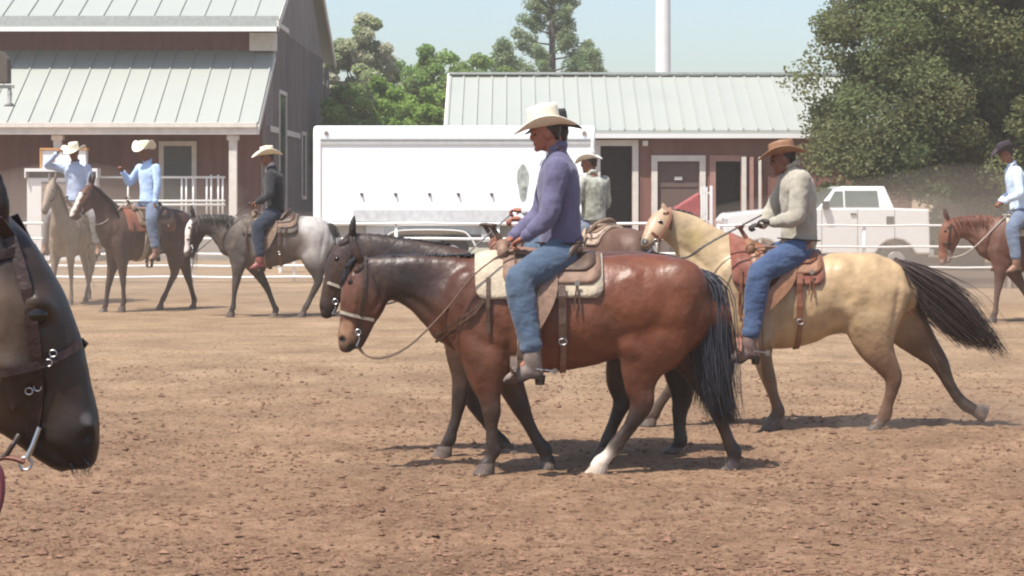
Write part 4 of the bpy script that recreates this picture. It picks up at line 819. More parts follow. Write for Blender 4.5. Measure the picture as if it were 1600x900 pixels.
# ------------------------------------------------------------ white pickup
def pickup():
    d = 46.3; off = Vector((X(1290, d), d + .95, 0)); t = thing('pickup_truck', 'white pickup truck parked facing left under the big tree', 'pickup truck', off)
    def P(mb, name, m, **k): o = mb.build(name, m, t, **k); o.location = -off; return o
    q = lambda px, py: (X(px, d), Z(py, d)); W0, W1 = d, d + 1.9
    PW = mat('white car paint', (.74, .74, .72), rough=.25, spec=.5, coat=.4, var=.03)
    def wheel_cut(cx): return [(cx + .47 * math.cos(a), .42 + .47 * math.sin(a)) for a in [math.pi - i * math.pi / 8 for i in range(9)]]
    fx, rx = X(1192, d), X(1400, d); zb = .55
    low = [(X(1132, d), zb), (X(1130, d), Z(345, d)), (X(1140, d), Z(334, d)), (X(1200, d), Z(328, d)), (X(1280, d), Z(325, d)), (X(1398, d), Z(325, d)), (X(1452, d), Z(327, d)), (X(1454, d), zb)]
    bot = [(X(1454, d), zb)] + [(a, max(b, zb)) for a, b in wheel_cut(rx)[::-1]] + [(a, max(b, zb)) for a, b in wheel_cut(fx)[::-1]]
    poly = low[:-1] + bot; mb = MB(); mb.prism(poly, W0, W1, 'y'); P(mb, 'body', PW, bevel=.04)
    cab = [q(1278, 325.5), q(1304, 296), q(1318, 291), q(1384, 291), q(1398, 325.5)]
    def inset(y, k): 
        cx = sum(p[0] for p in cab) / 5; return [(p[0] if p[1] < cab[0][1] + .01 else cx + (p[0] - cx) * .96, y, p[1]) for p in cab]
    mb = MB(); v = inset(W0 + .08, 1) ; a = [(p[0], W0 + (.03 if i in (0, 4) else .16), p[1]) for i, p in enumerate(cab)]; b = [(p[0], W1 - (.03 if i in (0, 4) else .16), p[1]) for i, p in enumerate(cab)]
    mb.add(a + b, [(0, 1, 2, 3, 4), (9, 8, 7, 6, 5)] + [(i, 5 + i, 5 + (i + 1) % 5, (i + 1) % 5) for i in range(5)]); P(mb, 'cab', PW, bevel=.03)
    def onside(px, py): z = Z(py, d); zz0, zz1 = Z(325.5, d), Z(292, d); return (X(px, d), W0 + .03 + .13 * min(1, (z - zz0) / (zz1 - zz0)) - .012, z)
    for w_ in ([(1291, 323), (1306, 299), (1318, 299), (1318, 323)], [(1321, 323), (1321, 298), (1372, 298), (1374, 323)]):
        pts = [Vector(onside(*p)) for p in w_]; mb = MB(); n = len(pts); mb.add(pts + [p + Vector((0, .02, 0)) for p in pts], [tuple(range(n)), tuple(range(2 * n - 1, n - 1, -1))] + [(i, (i + 1) % n, n + (i + 1) % n, n + i) for i in range(n)])
        P(mb, 'side_window', mat('tinted glass', (.10, .13, .11), rough=.06, spec=.7))
    A, B_ = Vector((X(1279, d) - .012, 0, Z(323, d))), Vector((X(1303, d) - .012, 0, Z(294, d)))
    mb = MB(); mb.hexa([(p.x + o_, y, p.z) for p, ya, yb in ((A, W0 + .12, W1 - .12), (B_, W0 + .22, W1 - .22)) for y in (ya, yb) for o_ in (-.01, .01)]); P(mb, 'windscreen', mat('tinted glass', (.1, .13, .11)))
    mb = MB(); mb.box(X(1385, d), X(1397, d), W0 - .004, W0 + .1, Z(351, d), Z(338, d)); P(mb, 'fuel_door', mat('dark plastic', (.05, .05, .05), rough=.5))
    mb = MB(); mb.box(X(1284, d), X(1294, d), W0 - .16, W0 - .02, Z(327, d), Z(314, d)); P(mb, 'mirror', mat('dark plastic', (.05, .05, .05)), bevel=.02)
    for px in (1284, 1340, 1398): mb = MB(); mb.box(X(px, d) - .006, X(px, d) + .006, W0 - .003, W0 + .01, .62, Z(327, d)); P(mb, 'door_seam', mat('dark plastic', (.05, .05, .05)))
    mb = MB(); mb.box(X(1329, d), X(1338, d), W0 - .03, W0 - .003, Z(336, d), Z(333, d)); P(mb, 'door_handle', mat('dark plastic', (.05, .05, .05)))
    mb = MB(); mb.box(X(1131, d) - .01, X(1137, d), W0 - .006, W0 + .3, Z(350, d), Z(341, d)); P(mb, 'headlight', mat('clear lens', (.5, .5, .5), rough=.1))
    mb = MB(); mb.box(X(1125, d), X(1136, d), W0 + .02, W1 - .02, .45, .68); P(mb, 'bumper', GALV, bevel=.02)
    mb = MB(); mb.box(X(1451, d), X(1460, d), W0 + .02, W1 - .02, .48, .66); P(mb, 'bumper', GALV, bevel=.02)
    for cx in (fx, rx):
        for y0 in (W0 + .03, W1 - .27):
            mb = MB(); mb.tube([(cx, y0, .4), (cx, y0 + .03, .4), (cx, y0 + .21, .4), (cx, y0 + .24, .4)], [.36, .40, .40, .36], 26, up=(0, 0, 1)); wv = P(mb, 'wheel', mat('tyre rubber', (.03, .03, .03)))
            mb = MB(); mb.tube([(cx, y0 - .01, .4), (cx, y0 + .02, .4)], [.2, .23], 18, up=(0, 0, 1)); mb.build('rim', GALV, wv)
pickup()

# ------------------------------------------------------------ smaller things by the buildings
def kiosk():
    d = 57.4; off = Vector((X(95, d), d + .5, 0)); t = thing('drinks_stand', 'white and orange drinks stand with shelf in front of the left barn wall', 'stand', off)
    def P(mb, name, m, **k): o = mb.build(name, m, t, **k); o.location = -off; return o
    OR = mat('orange trim', (.55, .27, .10), rough=.6)
    mb = MB(); mb.box(X(40, d), X(150, d), d + .15, d + .5, 0, Z(278, d)); P(mb, 'cabinet', WHITE, bevel=.02)
    mb = MB(); mb.box(X(63, d), X(150, d) - .2, d + .13, d + .149, .3, Z(284, d)); P(mb, 'cabinet_door', mat('grey brown panel', (.22, .17, .15), rough=.8))
    mb = MB(); mb.box(X(38, d), X(152, d), d, d + .5, Z(268, d), Z(263, d)); mb.box(X(38, d), X(40, d), d, d + .5, Z(278, d), Z(268, d)); mb.box(X(150, d), X(152, d), d, d + .5, Z(278, d), Z(268, d)); P(mb, 'counter', WHITE)
    mb = MB(); mb.box(X(42, d), X(148, d), d + .3, d + .32, Z(277, d), Z(268.5, d)); P(mb, 'recess', DARK)
    mb = MB(); mb.box(X(62, d), X(132, d), d + .2, d + .5, Z(263, d), Z(234, d)); P(mb, 'hutch', WHITE, bevel=.02)
    mb = MB(); mb.box(X(60, d), X(134, d), d + .15, d + .5, Z(234, d), Z(231, d)); mb.box(X(60, d), X(62.5, d), d + .16, d + .5, Z(263, d), Z(234, d)); P(mb, 'trim', OR)
    mb = MB(); mb.box(X(74, d), X(83, d), d + .18, d + .199, Z(256, d), Z(244, d)); P(mb, 'picture_panel', mat('dusty red', (.35, .2, .2), rough=.7, var=.5, scale=9))
    # lamp pole at the left edge
    d = 50.0; off = Vector((X(-30, d), d, 0)); t = thing('lamp_pole', 'pole with brown box and hanging lamp at the left frame edge', 'lamp pole', off)
    mb = MB(); mb.tube([(off.x, d, 0), (off.x, d, 6.2)], .09, 10, up=(1, 0, 0)); P(mb, 'pole', GALV, smooth=True)
    mb = MB(); x1 = X(14, d); mb.prism([(X(-60, d), Z(130, d)), (x1, Z(130, d)), (x1, Z(92, d)), (X(4, d), Z(80, d)), (X(-60, d), Z(80, d))], d - .12, d + .25, 'y'); P(mb, 'speaker_box', mat('brown speaker box', (.09, .075, .06), rough=.8), bevel=.02)
    mb = MB(); mb.box(off.x, X(22, d), d - .04, d + .04, Z(138, d), Z(133, d)); P(mb, 'arm', GALV)
    mb = MB(); xx = X(15, d); mb.tube([(xx, d, Z(138, d)), (xx, d, Z(146, d)), (xx, d, Z(160, d)), (xx, d, Z(166, d))], [.04, .06, .05, .15], 14, up=(1, 0, 0)); P(mb, 'lamp_shade', mat('grey chassis', (.3, .3, .29)), smooth=True)
    # red cart and white slatted gate beside the stable door
    d = 50.5; off = Vector((X(1072, d), d, 0)); t = thing('feed_cart', 'red feed cart with sloping lid beside the stable door', 'cart', off)
    RED = mat('faded red paint', (.33, .085, .08), rough=.5, var=.15)
    mb = MB(); mb.prism([(X(1048, d), Z(338, d)), (X(1052, d), Z(326, d)), (X(1092, d), Z(301, d)), (X(1094, d), Z(345, d)), (X(1088, d), .7), (X(1056, d), .7)], d - .3, d + .5, 'y'); P(mb, 'bin', RED, bevel=.02)
    mb = MB(); mb.box(X(1046, d), X(1096, d), d - .33, d - .29, Z(346, d), Z(343, d)); P(mb, 'rim_strip', mat('dark steel', (.08, .08, .08)))
    for sy in (-.35, .5):
        mb = MB(); mb.tube([(X(1072, d), d + sy, .4), (X(1072, d), d + sy + .06, .4)], .4, 22, up=(0, 0, 1)); P(mb, 'wheel', mat('tyre rubber', (.03, .03, .03)))
    mb = MB(); mb.tube([(X(1094, d), d, 1.3), (X(1110, d), d, 1.5)], .02, 6); P(mb, 'handle', mat('dark steel', (.08, .08, .08)))
    d = 50.0; off = Vector((X(1104, d), d, 0)); t = thing('gate', 'narrow white slatted gate standing beside the red cart', 'gate', off)
    for i, px in enumerate((1096, 1100, 1104, 1111)):
        mb = MB(); xx = X(px, d); w_ = .035 if px == 1111 else .022; mb.box(xx - w_, xx + w_, d - .02, d + .02, 0, Z(292 - (i % 2) * 2, d)); P(mb, 'slat', WHITE)
    for z in (.4, 1.2, 1.9): mb = MB(); mb.box(X(1094, d), X(1113, d), d + .022, d + .045, z, z + .06); P(mb, 'crossbar', WHITE)
kiosk()
# ============================================================ HORSES AND RIDERS
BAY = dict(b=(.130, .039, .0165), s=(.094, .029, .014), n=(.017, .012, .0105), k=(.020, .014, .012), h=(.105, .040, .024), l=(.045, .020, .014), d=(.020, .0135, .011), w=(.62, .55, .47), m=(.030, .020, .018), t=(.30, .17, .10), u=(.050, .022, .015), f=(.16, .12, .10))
F1 = Frame(220, 900)
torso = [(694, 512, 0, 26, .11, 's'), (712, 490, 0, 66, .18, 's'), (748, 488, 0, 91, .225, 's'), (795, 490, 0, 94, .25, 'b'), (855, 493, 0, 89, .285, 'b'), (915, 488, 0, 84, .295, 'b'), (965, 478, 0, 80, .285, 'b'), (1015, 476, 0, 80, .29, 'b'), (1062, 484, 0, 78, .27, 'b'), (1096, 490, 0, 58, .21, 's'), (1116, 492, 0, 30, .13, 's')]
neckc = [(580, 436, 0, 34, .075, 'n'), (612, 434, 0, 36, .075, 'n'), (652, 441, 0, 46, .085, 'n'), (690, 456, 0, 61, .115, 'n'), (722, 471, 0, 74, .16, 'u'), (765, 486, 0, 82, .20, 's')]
headc = [(574, 420, 0, 22, .07, 'n'), (568, 440, 0, 30, .092, 'h'), (564, 460, 0, 33, .098, 'h'), (557, 484, 0, 28, .078, 'h'), (549, 508, 0, 20, .058, 'h'), (544, 526, 0, 18, .054, 't'), (541, 542, 0, 13, .046, 'm')]
jawc = [(592, 452, 0, 16, .075, 'h'), (585, 474, 0, 20, .070, 'h'), (572, 500, 0, 16, .05, 'h'), (563, 524, 0, 13, .04, 'm'), (558, 538, 0, 10, .036, 'm')]
legs = {
 'foreA': [(742, 505, -.14, 48, .09, 's'), (758, 560, -.15, 39, .088, 's'), (760, 594, -.15, 30, .070, 's'), (765, 622, -.15, 19, .052, 'l'), (768, 643, -.15, 16, .048, 'd'), (768, 668, -.15, 10.5, .031, 'd'), (769, 692, -.15, 10.5, .031, 'd'), (771, 705, -.15, 13, .034, 'd'), (767, 716, -.15, 9, .03, 'd'), (761, 725, -.15, 12, .042, 'd'), (757, 734, -.15, 15, .055, 'f')],
 'foreB': [(762, 510, .14, 44, .09, 's'), (785, 566, .14, 32, .08, 's'), (800, 606, .14, 22, .058, 'l'), (814, 636, .14, 16, .047, 'd'), (826, 662, .14, 11, .031, 'd'), (840, 688, .14, 10.5, .031, 'd'), (850, 702, .14, 13, .034, 'd'), (853, 713, .14, 10, .03, 'd'), (856, 722, .14, 13, .042, 'd'), (855, 730, .14, 14, .05, 'f')],
 'hindA': [(1045, 480, -.12, 66, .13, 'b'), (1028, 530, -.14, 54, .125, 'b'), (1006, 566, -.14, 40, .098, 's'), (1000, 600, -.14, 27, .070, 's'), (1003, 628, -.14, 20, .054, 'l'), (995, 648, -.14, 15, .046, 'd'), (983, 668, -.14, 11.5, .034, 'd'), (969, 687, -.14, 11.5, .033, 'd'), (960, 700, -.14, 12.5, .038, 'd'), (949, 712, -.14, 10, .034, 'w'), (939, 722, -.14, 13, .045, 'w'), (931, 732, -.14, 16, .056, 'w')],
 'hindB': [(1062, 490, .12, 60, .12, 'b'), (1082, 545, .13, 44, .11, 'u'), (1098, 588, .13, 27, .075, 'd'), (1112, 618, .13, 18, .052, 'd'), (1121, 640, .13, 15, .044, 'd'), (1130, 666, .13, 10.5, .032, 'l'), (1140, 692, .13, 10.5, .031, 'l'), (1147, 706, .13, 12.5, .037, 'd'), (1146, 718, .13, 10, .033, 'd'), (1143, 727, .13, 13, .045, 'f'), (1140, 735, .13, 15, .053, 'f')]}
def conv(fr, **ch): return {k: fr.chain(v) for k, v in ch.items()}
GRV = dict(torsogx=[(762, 655, 0, 3.5, -.004, ''), (763, 675, 0, 3.5, -.005, ''), (765, 692, 0, 3.5, -.004, '')], torsogy=[(990, 655, 0, 3.5, -.004, ''), (980, 672, 0, 3.5, -.005, ''), (966, 690, 0, 3.5, -.004, '')], torsogz=[(752, 600, 0, 5, -.006, ''), (757, 625, 0, 5, -.007, ''), (760, 640, 0, 4, -.005, '')], torsogw=[(1006, 590, 0, 5, -.006, ''), (1010, 610, 0, 5, -.008, ''), (1012, 625, 0, 4, -.006, '')],
 torsog1=[(703, 430, 0, 9, -.012, ''), (698, 480, 0, 9, -.016, ''), (712, 540, 0, 9, -.016, ''), (735, 575, 0, 8, -.014, '')], torsog2=[(800, 415, 0, 12, -.008, ''), (806, 470, 0, 13, -.012, ''), (796, 530, 0, 12, -.014, ''), (790, 565, 0, 10, -.016, '')],
 torsog3=[(728, 500, 0, 9, -.008, ''), (752, 530, 0, 9, -.012, ''), (790, 545, 0, 9, -.010, '')], torsog4=[(940, 450, 0, 16, -.012, ''), (950, 500, 0, 16, -.018, ''), (962, 548, 0, 12, -.02, '')],
 torsog5=[(1096, 440, 0, 8, -.012, ''), (1084, 500, 0, 8, -.014, ''), (1072, 560, 0, 7, -.012, '')], torsog6=[(972, 420, 0, 14, .012, ''), (985, 428, 0, 15, .014, ''), (1000, 432, 0, 13, .010, '')],
 torsog7=[(1040, 440, 0, 16, -.007, ''), (1030, 490, 0, 15, -.009, ''), (1010, 540, 0, 12, -.008, '')], torsog8=[(978, 520, 0, 14, .012, ''), (985, 545, 0, 14, .014, ''), (992, 562, 0, 10, .008, '')], torsog9=[(775, 585, 0, 8, .004, ''), (860, 560, 0, 12, -.006, ''), (940, 545, 0, 12, -.008, '')],
 torsoga=[(745, 440, 0, 8, .008, ''), (735, 490, 0, 8, .009, ''), (722, 520, 0, 8, .006, '')],

 neckg=[(612, 458, 0, 6, -.008, ''), (650, 470, 0, 7, -.012, ''), (685, 500, 0, 8, -.012, '')], neckh=[(600, 412, 0, 7, .005, ''), (660, 410, 0, 8, .006, ''), (730, 410, 0, 9, .004, '')], neckk=[(640, 432, 0, 12, -.006, ''), (690, 445, 0, 14, -.008, '')],
 headg=[(597, 438, 0, 5, -.010, ''), (594, 468, 0, 5, -.010, ''), (578, 492, 0, 5, -.008, '')], headh=[(556, 450, 0, 4, .007, ''), (556, 475, 0, 4, .007, ''), (551, 495, 0, 4, .004, '')], headi=[(545, 547, 0, 2.5, -.008, ''), (556, 535, 0, 2.5, -.008, ''), (561, 528, 0, 2.5, -.006, '')], headj=[(533, 527, 0, 3.5, -.014, ''), (535, 531, 0, 3.5, -.014, ''), (537, 534, 0, 3, -.01, '')],
 headk=[(541, 440, 0, 7, .006, ''), (549, 430, 0, 6, .008, ''), (557, 434, 0, 5, .004, '')])
ch1 = conv(F1, torso=torso, neck=neckc, head=headc, jaw=jawc, **legs)
ears1 = [F1.chain([(562, 404, sg * .045, 8, .030, 'k'), (556, 388, sg * .055, 7, .026, 'k'), (553, 370, sg * .055, 2.5, .006, 'k')]) for sg in (-1, 1)]
mus = [(F1(735, 480, -.14), (.20, .09, .27), 's'), (F1(735, 480, .14), (.20, .09, .27), 's'), (F1(778, 530, -.15), (.14, .09, .16), 's'), (F1(1060, 455, -.13), (.22, .15, .24), 'b'), (F1(1060, 455, .13), (.22, .15, .24), 'b'), (F1(985, 535, -.17), (.10, .075, .13), 'b'), (F1(985, 535, .17), (.1, .075, .13), 'b'), (F1(1014, 622, -.14), (.045, .03, .05), 'd'), (F1(1130, 632, .13), (.04, .03, .05), 'd')]
marks1 = [(F1(540, 512, -.06), .055, 't'), (F1(551, 548, -.03), .05, 'm'), (F1(535, 530, -.04), .028, 'k')]
GR1 = [F1.chain(v) for v in GRV.values()]
GR1 = [[(x, y, z, r, d_, c) for x, y, z, r, d_, c in g] for g in GR1]
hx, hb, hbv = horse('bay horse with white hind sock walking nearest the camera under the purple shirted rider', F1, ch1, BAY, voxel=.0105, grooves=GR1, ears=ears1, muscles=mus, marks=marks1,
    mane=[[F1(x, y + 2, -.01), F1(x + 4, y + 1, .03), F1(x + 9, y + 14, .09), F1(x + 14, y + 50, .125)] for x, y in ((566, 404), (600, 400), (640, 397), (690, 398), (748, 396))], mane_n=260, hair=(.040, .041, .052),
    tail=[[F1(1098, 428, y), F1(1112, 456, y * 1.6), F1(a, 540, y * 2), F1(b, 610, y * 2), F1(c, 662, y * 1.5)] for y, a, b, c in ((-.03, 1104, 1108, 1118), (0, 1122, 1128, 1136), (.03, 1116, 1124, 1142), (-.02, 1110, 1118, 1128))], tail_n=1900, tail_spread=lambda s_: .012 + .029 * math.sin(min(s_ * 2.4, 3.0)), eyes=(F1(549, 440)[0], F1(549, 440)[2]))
strands('forelock', hair_mat('hair %.3f %.3f %.3f' % (.040, .041, .052), (.04, .041, .052)), hx, [[F1(560, 400, y), F1(548, 412, y * 1.3), F1(540, 432, y * 1.5), F1(536, 448, y * 1.2)] for y in (-.03, .0, .03)], 90, .006, r0=.003, jit=.012, seed=9)
LT = leather('dark tooled leather', (.085, .05, .034)); LM = leather('worn tan leather', (.21, .125, .085), rough=.6); LR = leather('red brown leather', (.20, .08, .045)); LO = leather('orange tan leather', (.25, .12, .065))
PAD1 = cloth('cream wool saddle pad', (.52, .44, .33), bump=.006, bscale=60, stain=(.2, .15, .11), stain_amt=.75, stain_scale=9); zc1 = F1(0, 478)[2]
ROPE = mat('braided rawhide', (.11, .065, .042), rough=.7, var=.3, scale=60, bump=.002, bscale=120); DK = leather('dark bridle leather', (.035, .022, .016)); SILV = mat('silver trimmed leather', (.34, .29, .23), rough=.35, var=.2)
P1 = lambda x, y, yy=0: F1(x, y, yy)
hand1 = P1(808, 381, -.14)
headstall(hx, hbv, P1(572, 404)[::2], P1(571, 450)[::2], P1(560, 518)[::2], P1(530, 486)[::2], P1(588, 500)[::2], DK, silver=SILV, rein_to=hand1,
    rein_mid=[P1(573, 556, -.05), P1(598, 558, -.12), P1(630, 546, -.16), P1(662, 520, -.17), P1(700, 480, -.18), P1(745, 425, -.16)], rein_m=ROPE)
mb = MB(); ribbon(mb, [side(hbv, F1(x, y)[0], F1(x, y)[2], .006) for x, y in ((541, 418), (553, 416), (566, 420))], .02, .006); o = mb.build('browband', DK, hx)
saddle('tan leather saddle with cream pad on the nearest bay horse', hx, hbv, F1(852, 0)[0], (LM, LT, PAD1), knee=P1(846, 455, -.3), foot=P1(806, 597, -.435), zc=zc1, k=1.0, pad_ang=76, breast=(P1(683, 520)[::2], P1(768, 452)[::2]))

SK = lin((150, 95, 75)); SKD = lin((120, 80, 62))
HATW = mat('cream straw hat', (.72, .66, .52), rough=.8, var=.08, scale=40, bump=.002, bscale=150, stain=(.5, .42, .3), stain_amt=.25); HATD = mat('dark felt hat', (.045, .042, .04), rough=.9, var=.2); HATB = mat('brown leather hat', (.25, .125, .065), rough=.6, var=.2, scale=12)
PURP = cloth('muted purple cotton', (.120, .112, .190), stain=(.12, .11, .16), stain_amt=.3); DENIM = cloth('faded blue denim', (.058, .088, .135), bump=.02, stain=(.12, .165, .22), stain_amt=.5, stain_scale=4, var=.15); DEN2 = cloth('blue denim', (.045, .072, .145), bump=.02, stain=(.11, .16, .25), stain_amt=.45, stain_scale=4, var=.15)
BOOT1 = leather('dusty pink tan boots', (.175, .138, .118), rough=.8); BOOT2 = leather('brown boots', (.20, .11, .07)); BELT = leather('dark hat band', (.03, .02, .015))
def mirror(J, y0=.0):
    for a in ('hip', 'kn', 'an', 'toe', 'sh', 'el', 'wr', 'ha'):
        if a + 'f' not in J: p = J[a + 'n']; J[a + 'f'] = (p[0], -p[1], p[2])
    return J
J1 = mirror(dict(pel=P1(876, 388), wai=P1(876, 352), che=P1(873, 290), nkb=P1(871, 236), head=P1(853, 209), shn=P1(870, 263, -.20), eln=P1(857, 338, -.25), wrn=P1(820, 371, -.19), han=P1(806, 379, -.16),
    shf=P1(864, 263, .20), elf=P1(842, 336, .22), wrf=P1(800, 372, .10), haf=P1(786, 380, .05), hipn=P1(878, 398, -.12), knn=P1(809, 438, -.35), ann=P1(833, 557, -.42), toen=P1(788, 595, -.44)))
person('person in purple shirt, faded jeans and cream hat riding the nearest bay horse', J1, dict(skin=SK, shirt=PURP, jeans=DENIM, boots=BOOT1, hat=HATW, face=(-1, -.05, -.16), spur=1, torso=1.17, armr=1.15, legr=1.0, hatk=dict(L=.228, W=.205, cr=(.116, .095, .155), roll=.055, dip=.030), hatup=(-.08, 0, 1)), F1.loc, group='riders on horseback')

# ---- dark horse and white shirted rider just behind the bay
F2 = Frame(207, 880)
def sh(L, dx, dy, fr=F2, k=207 / 220, x0=900, y0=737): return [((x - x0) * k + 880 + dx, (y - y0) * k + 711 + dy, a, r * k, l, c) for x, y, a, r, l, c in L]
DARKB = dict(b=(.085, .034, .020), s=(.06, .028, .018), n=(.024, .016, .014), k=(.014, .011, .010), h=(.040, .022, .017), l=(.045, .026, .018), d=(.022, .015, .013), w=(.5, .45, .4), m=(.022, .016, .014), t=(.05, .03, .022), u=(.05, .026, .018), f=(.14, .11, .09))
neck2 = [(560, 393, 0, 30, .075, 'n'), (600, 402, 0, 36, .08, 'n'), (640, 416, 0, 44, .09, 'n'), (680, 435, 0, 58, .12, 'n'), (715, 455, 0, 70, .16, 'u'), (745, 470, 0, 76, .2, 's')]
head2 = [(552, 378, 0, 18, .07, 'n'), (544, 398, 0, 27, .09, 'h'), (536, 420, 0, 29, .095, 'h'), (526, 444, 0, 23, .075, 'h'), (517, 466, 0, 17, .056, 'h'), (513, 480, 0, 15, .053, 'm'), (511, 490, 0, 11, .045, 'm')]
legs2 = {'fa': [(725, 500, -.13, 40, .085, 's'), (722, 555, -.14, 27, .07, 's'), (721, 590, -.14, 17, .052, 'l'), (718, 622, -.14, 13.5, .044, 'd'), (713, 650, -.14, 9, .028, 'd'), (706, 675, -.14, 9, .028, 'd'), (702, 687, -.14, 11, .034, 'd'), (696, 697, -.14, 9, .03, 'd'), (691, 707, -.14, 14, .05, 'f')],
 'fb': [(735, 500, .13, 38, .085, 's'), (730, 560, .14, 28, .07, 's'), (733, 604, .14, 18, .052, 'l'), (742, 632, .14, 13, .043, 'd'), (757, 656, .14, 9, .028, 'd'), (774, 678, .14, 9, .028, 'd'), (785, 690, .14, 10.5, .034, 'd'), (793, 698, .14, 9, .03, 'd'), (800, 707, .14, 12, .046, 'f')],
 'ha': [(1010, 490, -.12, 58, .12, 's'), (985, 545, -.13, 38, .10, 's'), (968, 590, -.13, 24, .07, 'l'), (973, 622, -.13, 17, .05, 'd'), (966, 645, -.13, 12, .04, 'd'), (956, 668, -.13, 10, .03, 'd'), (949, 687, -.13, 11, .036, 'd'), (942, 699, -.13, 9, .03, 'd'), (938, 708, -.13, 13, .05, 'f')],
 'hb': [(1040, 490, .12, 56, .12, 's'), (1058, 545, .13, 40, .10, 's'), (1062, 590, .13, 24, .07, 'd'), (1066, 620, .13, 18, .05, 'd'), (1062, 645, .13, 13, .04, 'd'), (1062, 670, .13, 10.5, .031, 'd'), (1063, 688, .13, 12, .037, 'd'), (1056, 699, .13, 9.5, .032, 'd'), (1050, 708, .13, 15, .052, 'd')]}
ch2 = {k: F2.chain(v) for k, v in dict(torso=sh(torso, 0, 2), neck=neck2, head=head2, **legs2).items()}
ears2 = [F2.chain([(550, 368, sg * .045, 7, .028, 'k'), (551, 352, sg * .055, 6, .024, 'k'), (554, 335, sg * .055, 2, .006, 'k')]) for sg in (-1, 1)]
P2 = lambda x, y, yy=0: F2(x, y, yy)
h2, b2, bv2 = horse('dark brown horse walking half hidden behind the nearest bay horse', F2, ch2, DARKB, grooves=[F2.chain(g) for g in ([(560, 398, 0, 5, -.010, ''), (556, 425, 0, 5, -.010, ''), (544, 450, 0, 5, -.008, '')], [(500, 478, 0, 3.5, -.012, ''), (503, 484, 0, 3, -.012, ''), (505, 487, 0, 3, -.01, '')], [(516, 420, 0, 4, .007, ''), (516, 440, 0, 4, .007, ''), (513, 460, 0, 4, .004, '')])], ears=ears2, voxel=.012,
    mane=[[P2(x, y + 3, 0), P2(x + 5, y + 2, .03), P2(x + 9, y + 14, .08), P2(x + 14, y + 50, .12)] for x, y in ((558, 364), (600, 367), (650, 374), (700, 380))], mane_n=160,
    tail=[[P2(1068, 430, y), P2(1084, 460, y), P2(1090, 540, y), P2(1092, 640, y)] for y in (-.03, .03)], tail_n=200, eyes=(P2(528, 404)[0], P2(528, 404)[2]), muscles=[(P2(715, 480, -.14), (.18, .08, .26), 's')])
headstall(h2, bv2, P2(550, 366)[::2], P2(545, 410)[::2], P2(524, 470)[::2], P2(512, 440)[::2], P2(546, 452)[::2], DK, silver=SILV, rein_to=P2(798, 335, -.1), rein_mid=[P2(560, 480, -.1), P2(620, 470, -.16), P2(690, 430, -.2)], rein_m=DK)
saddle('dark saddle on the dark horse hidden behind the nearest bay', h2, bv2, P2(836, 0)[0], (LR, LT, cloth('grey green wool blanket', (.25, .24, .18), bump=.006, bscale=50)), knee=P2(830, 450, -.3), foot=P2(806, 560, -.4), zc=P2(0, 472)[2])
WSH = cloth('white cotton shirt', (.72, .72, .74))
J2 = mirror(dict(pel=P2(872, 375), wai=P2(872, 342), che=P2(868, 285), nkb=P2(867, 244), head=P2(866, 211), shn=P2(862, 262, -.20), eln=P2(850, 326, -.22), wrn=P2(820, 330, -.12), han=P2(804, 328, -.10),
    shf=P2(858, 262, .2), elf=P2(845, 326, .22), wrf=P2(815, 342, .06), haf=P2(800, 342, .04), hipn=P2(870, 385, -.12), knn=P2(806, 420, -.35), ann=P2(812, 530, -.42), toen=P2(776, 560, -.44)))
person('person in white shirt and dark hat mostly hidden behind the purple shirted rider', J2, dict(skin=SK, shirt=WSH, jeans=DENIM, boots=BOOT2, hat=HATD, face=(-1, 0, -.1), hatk=dict(L=.22, W=.20, roll=.06)), F2.loc, group='riders on horseback')

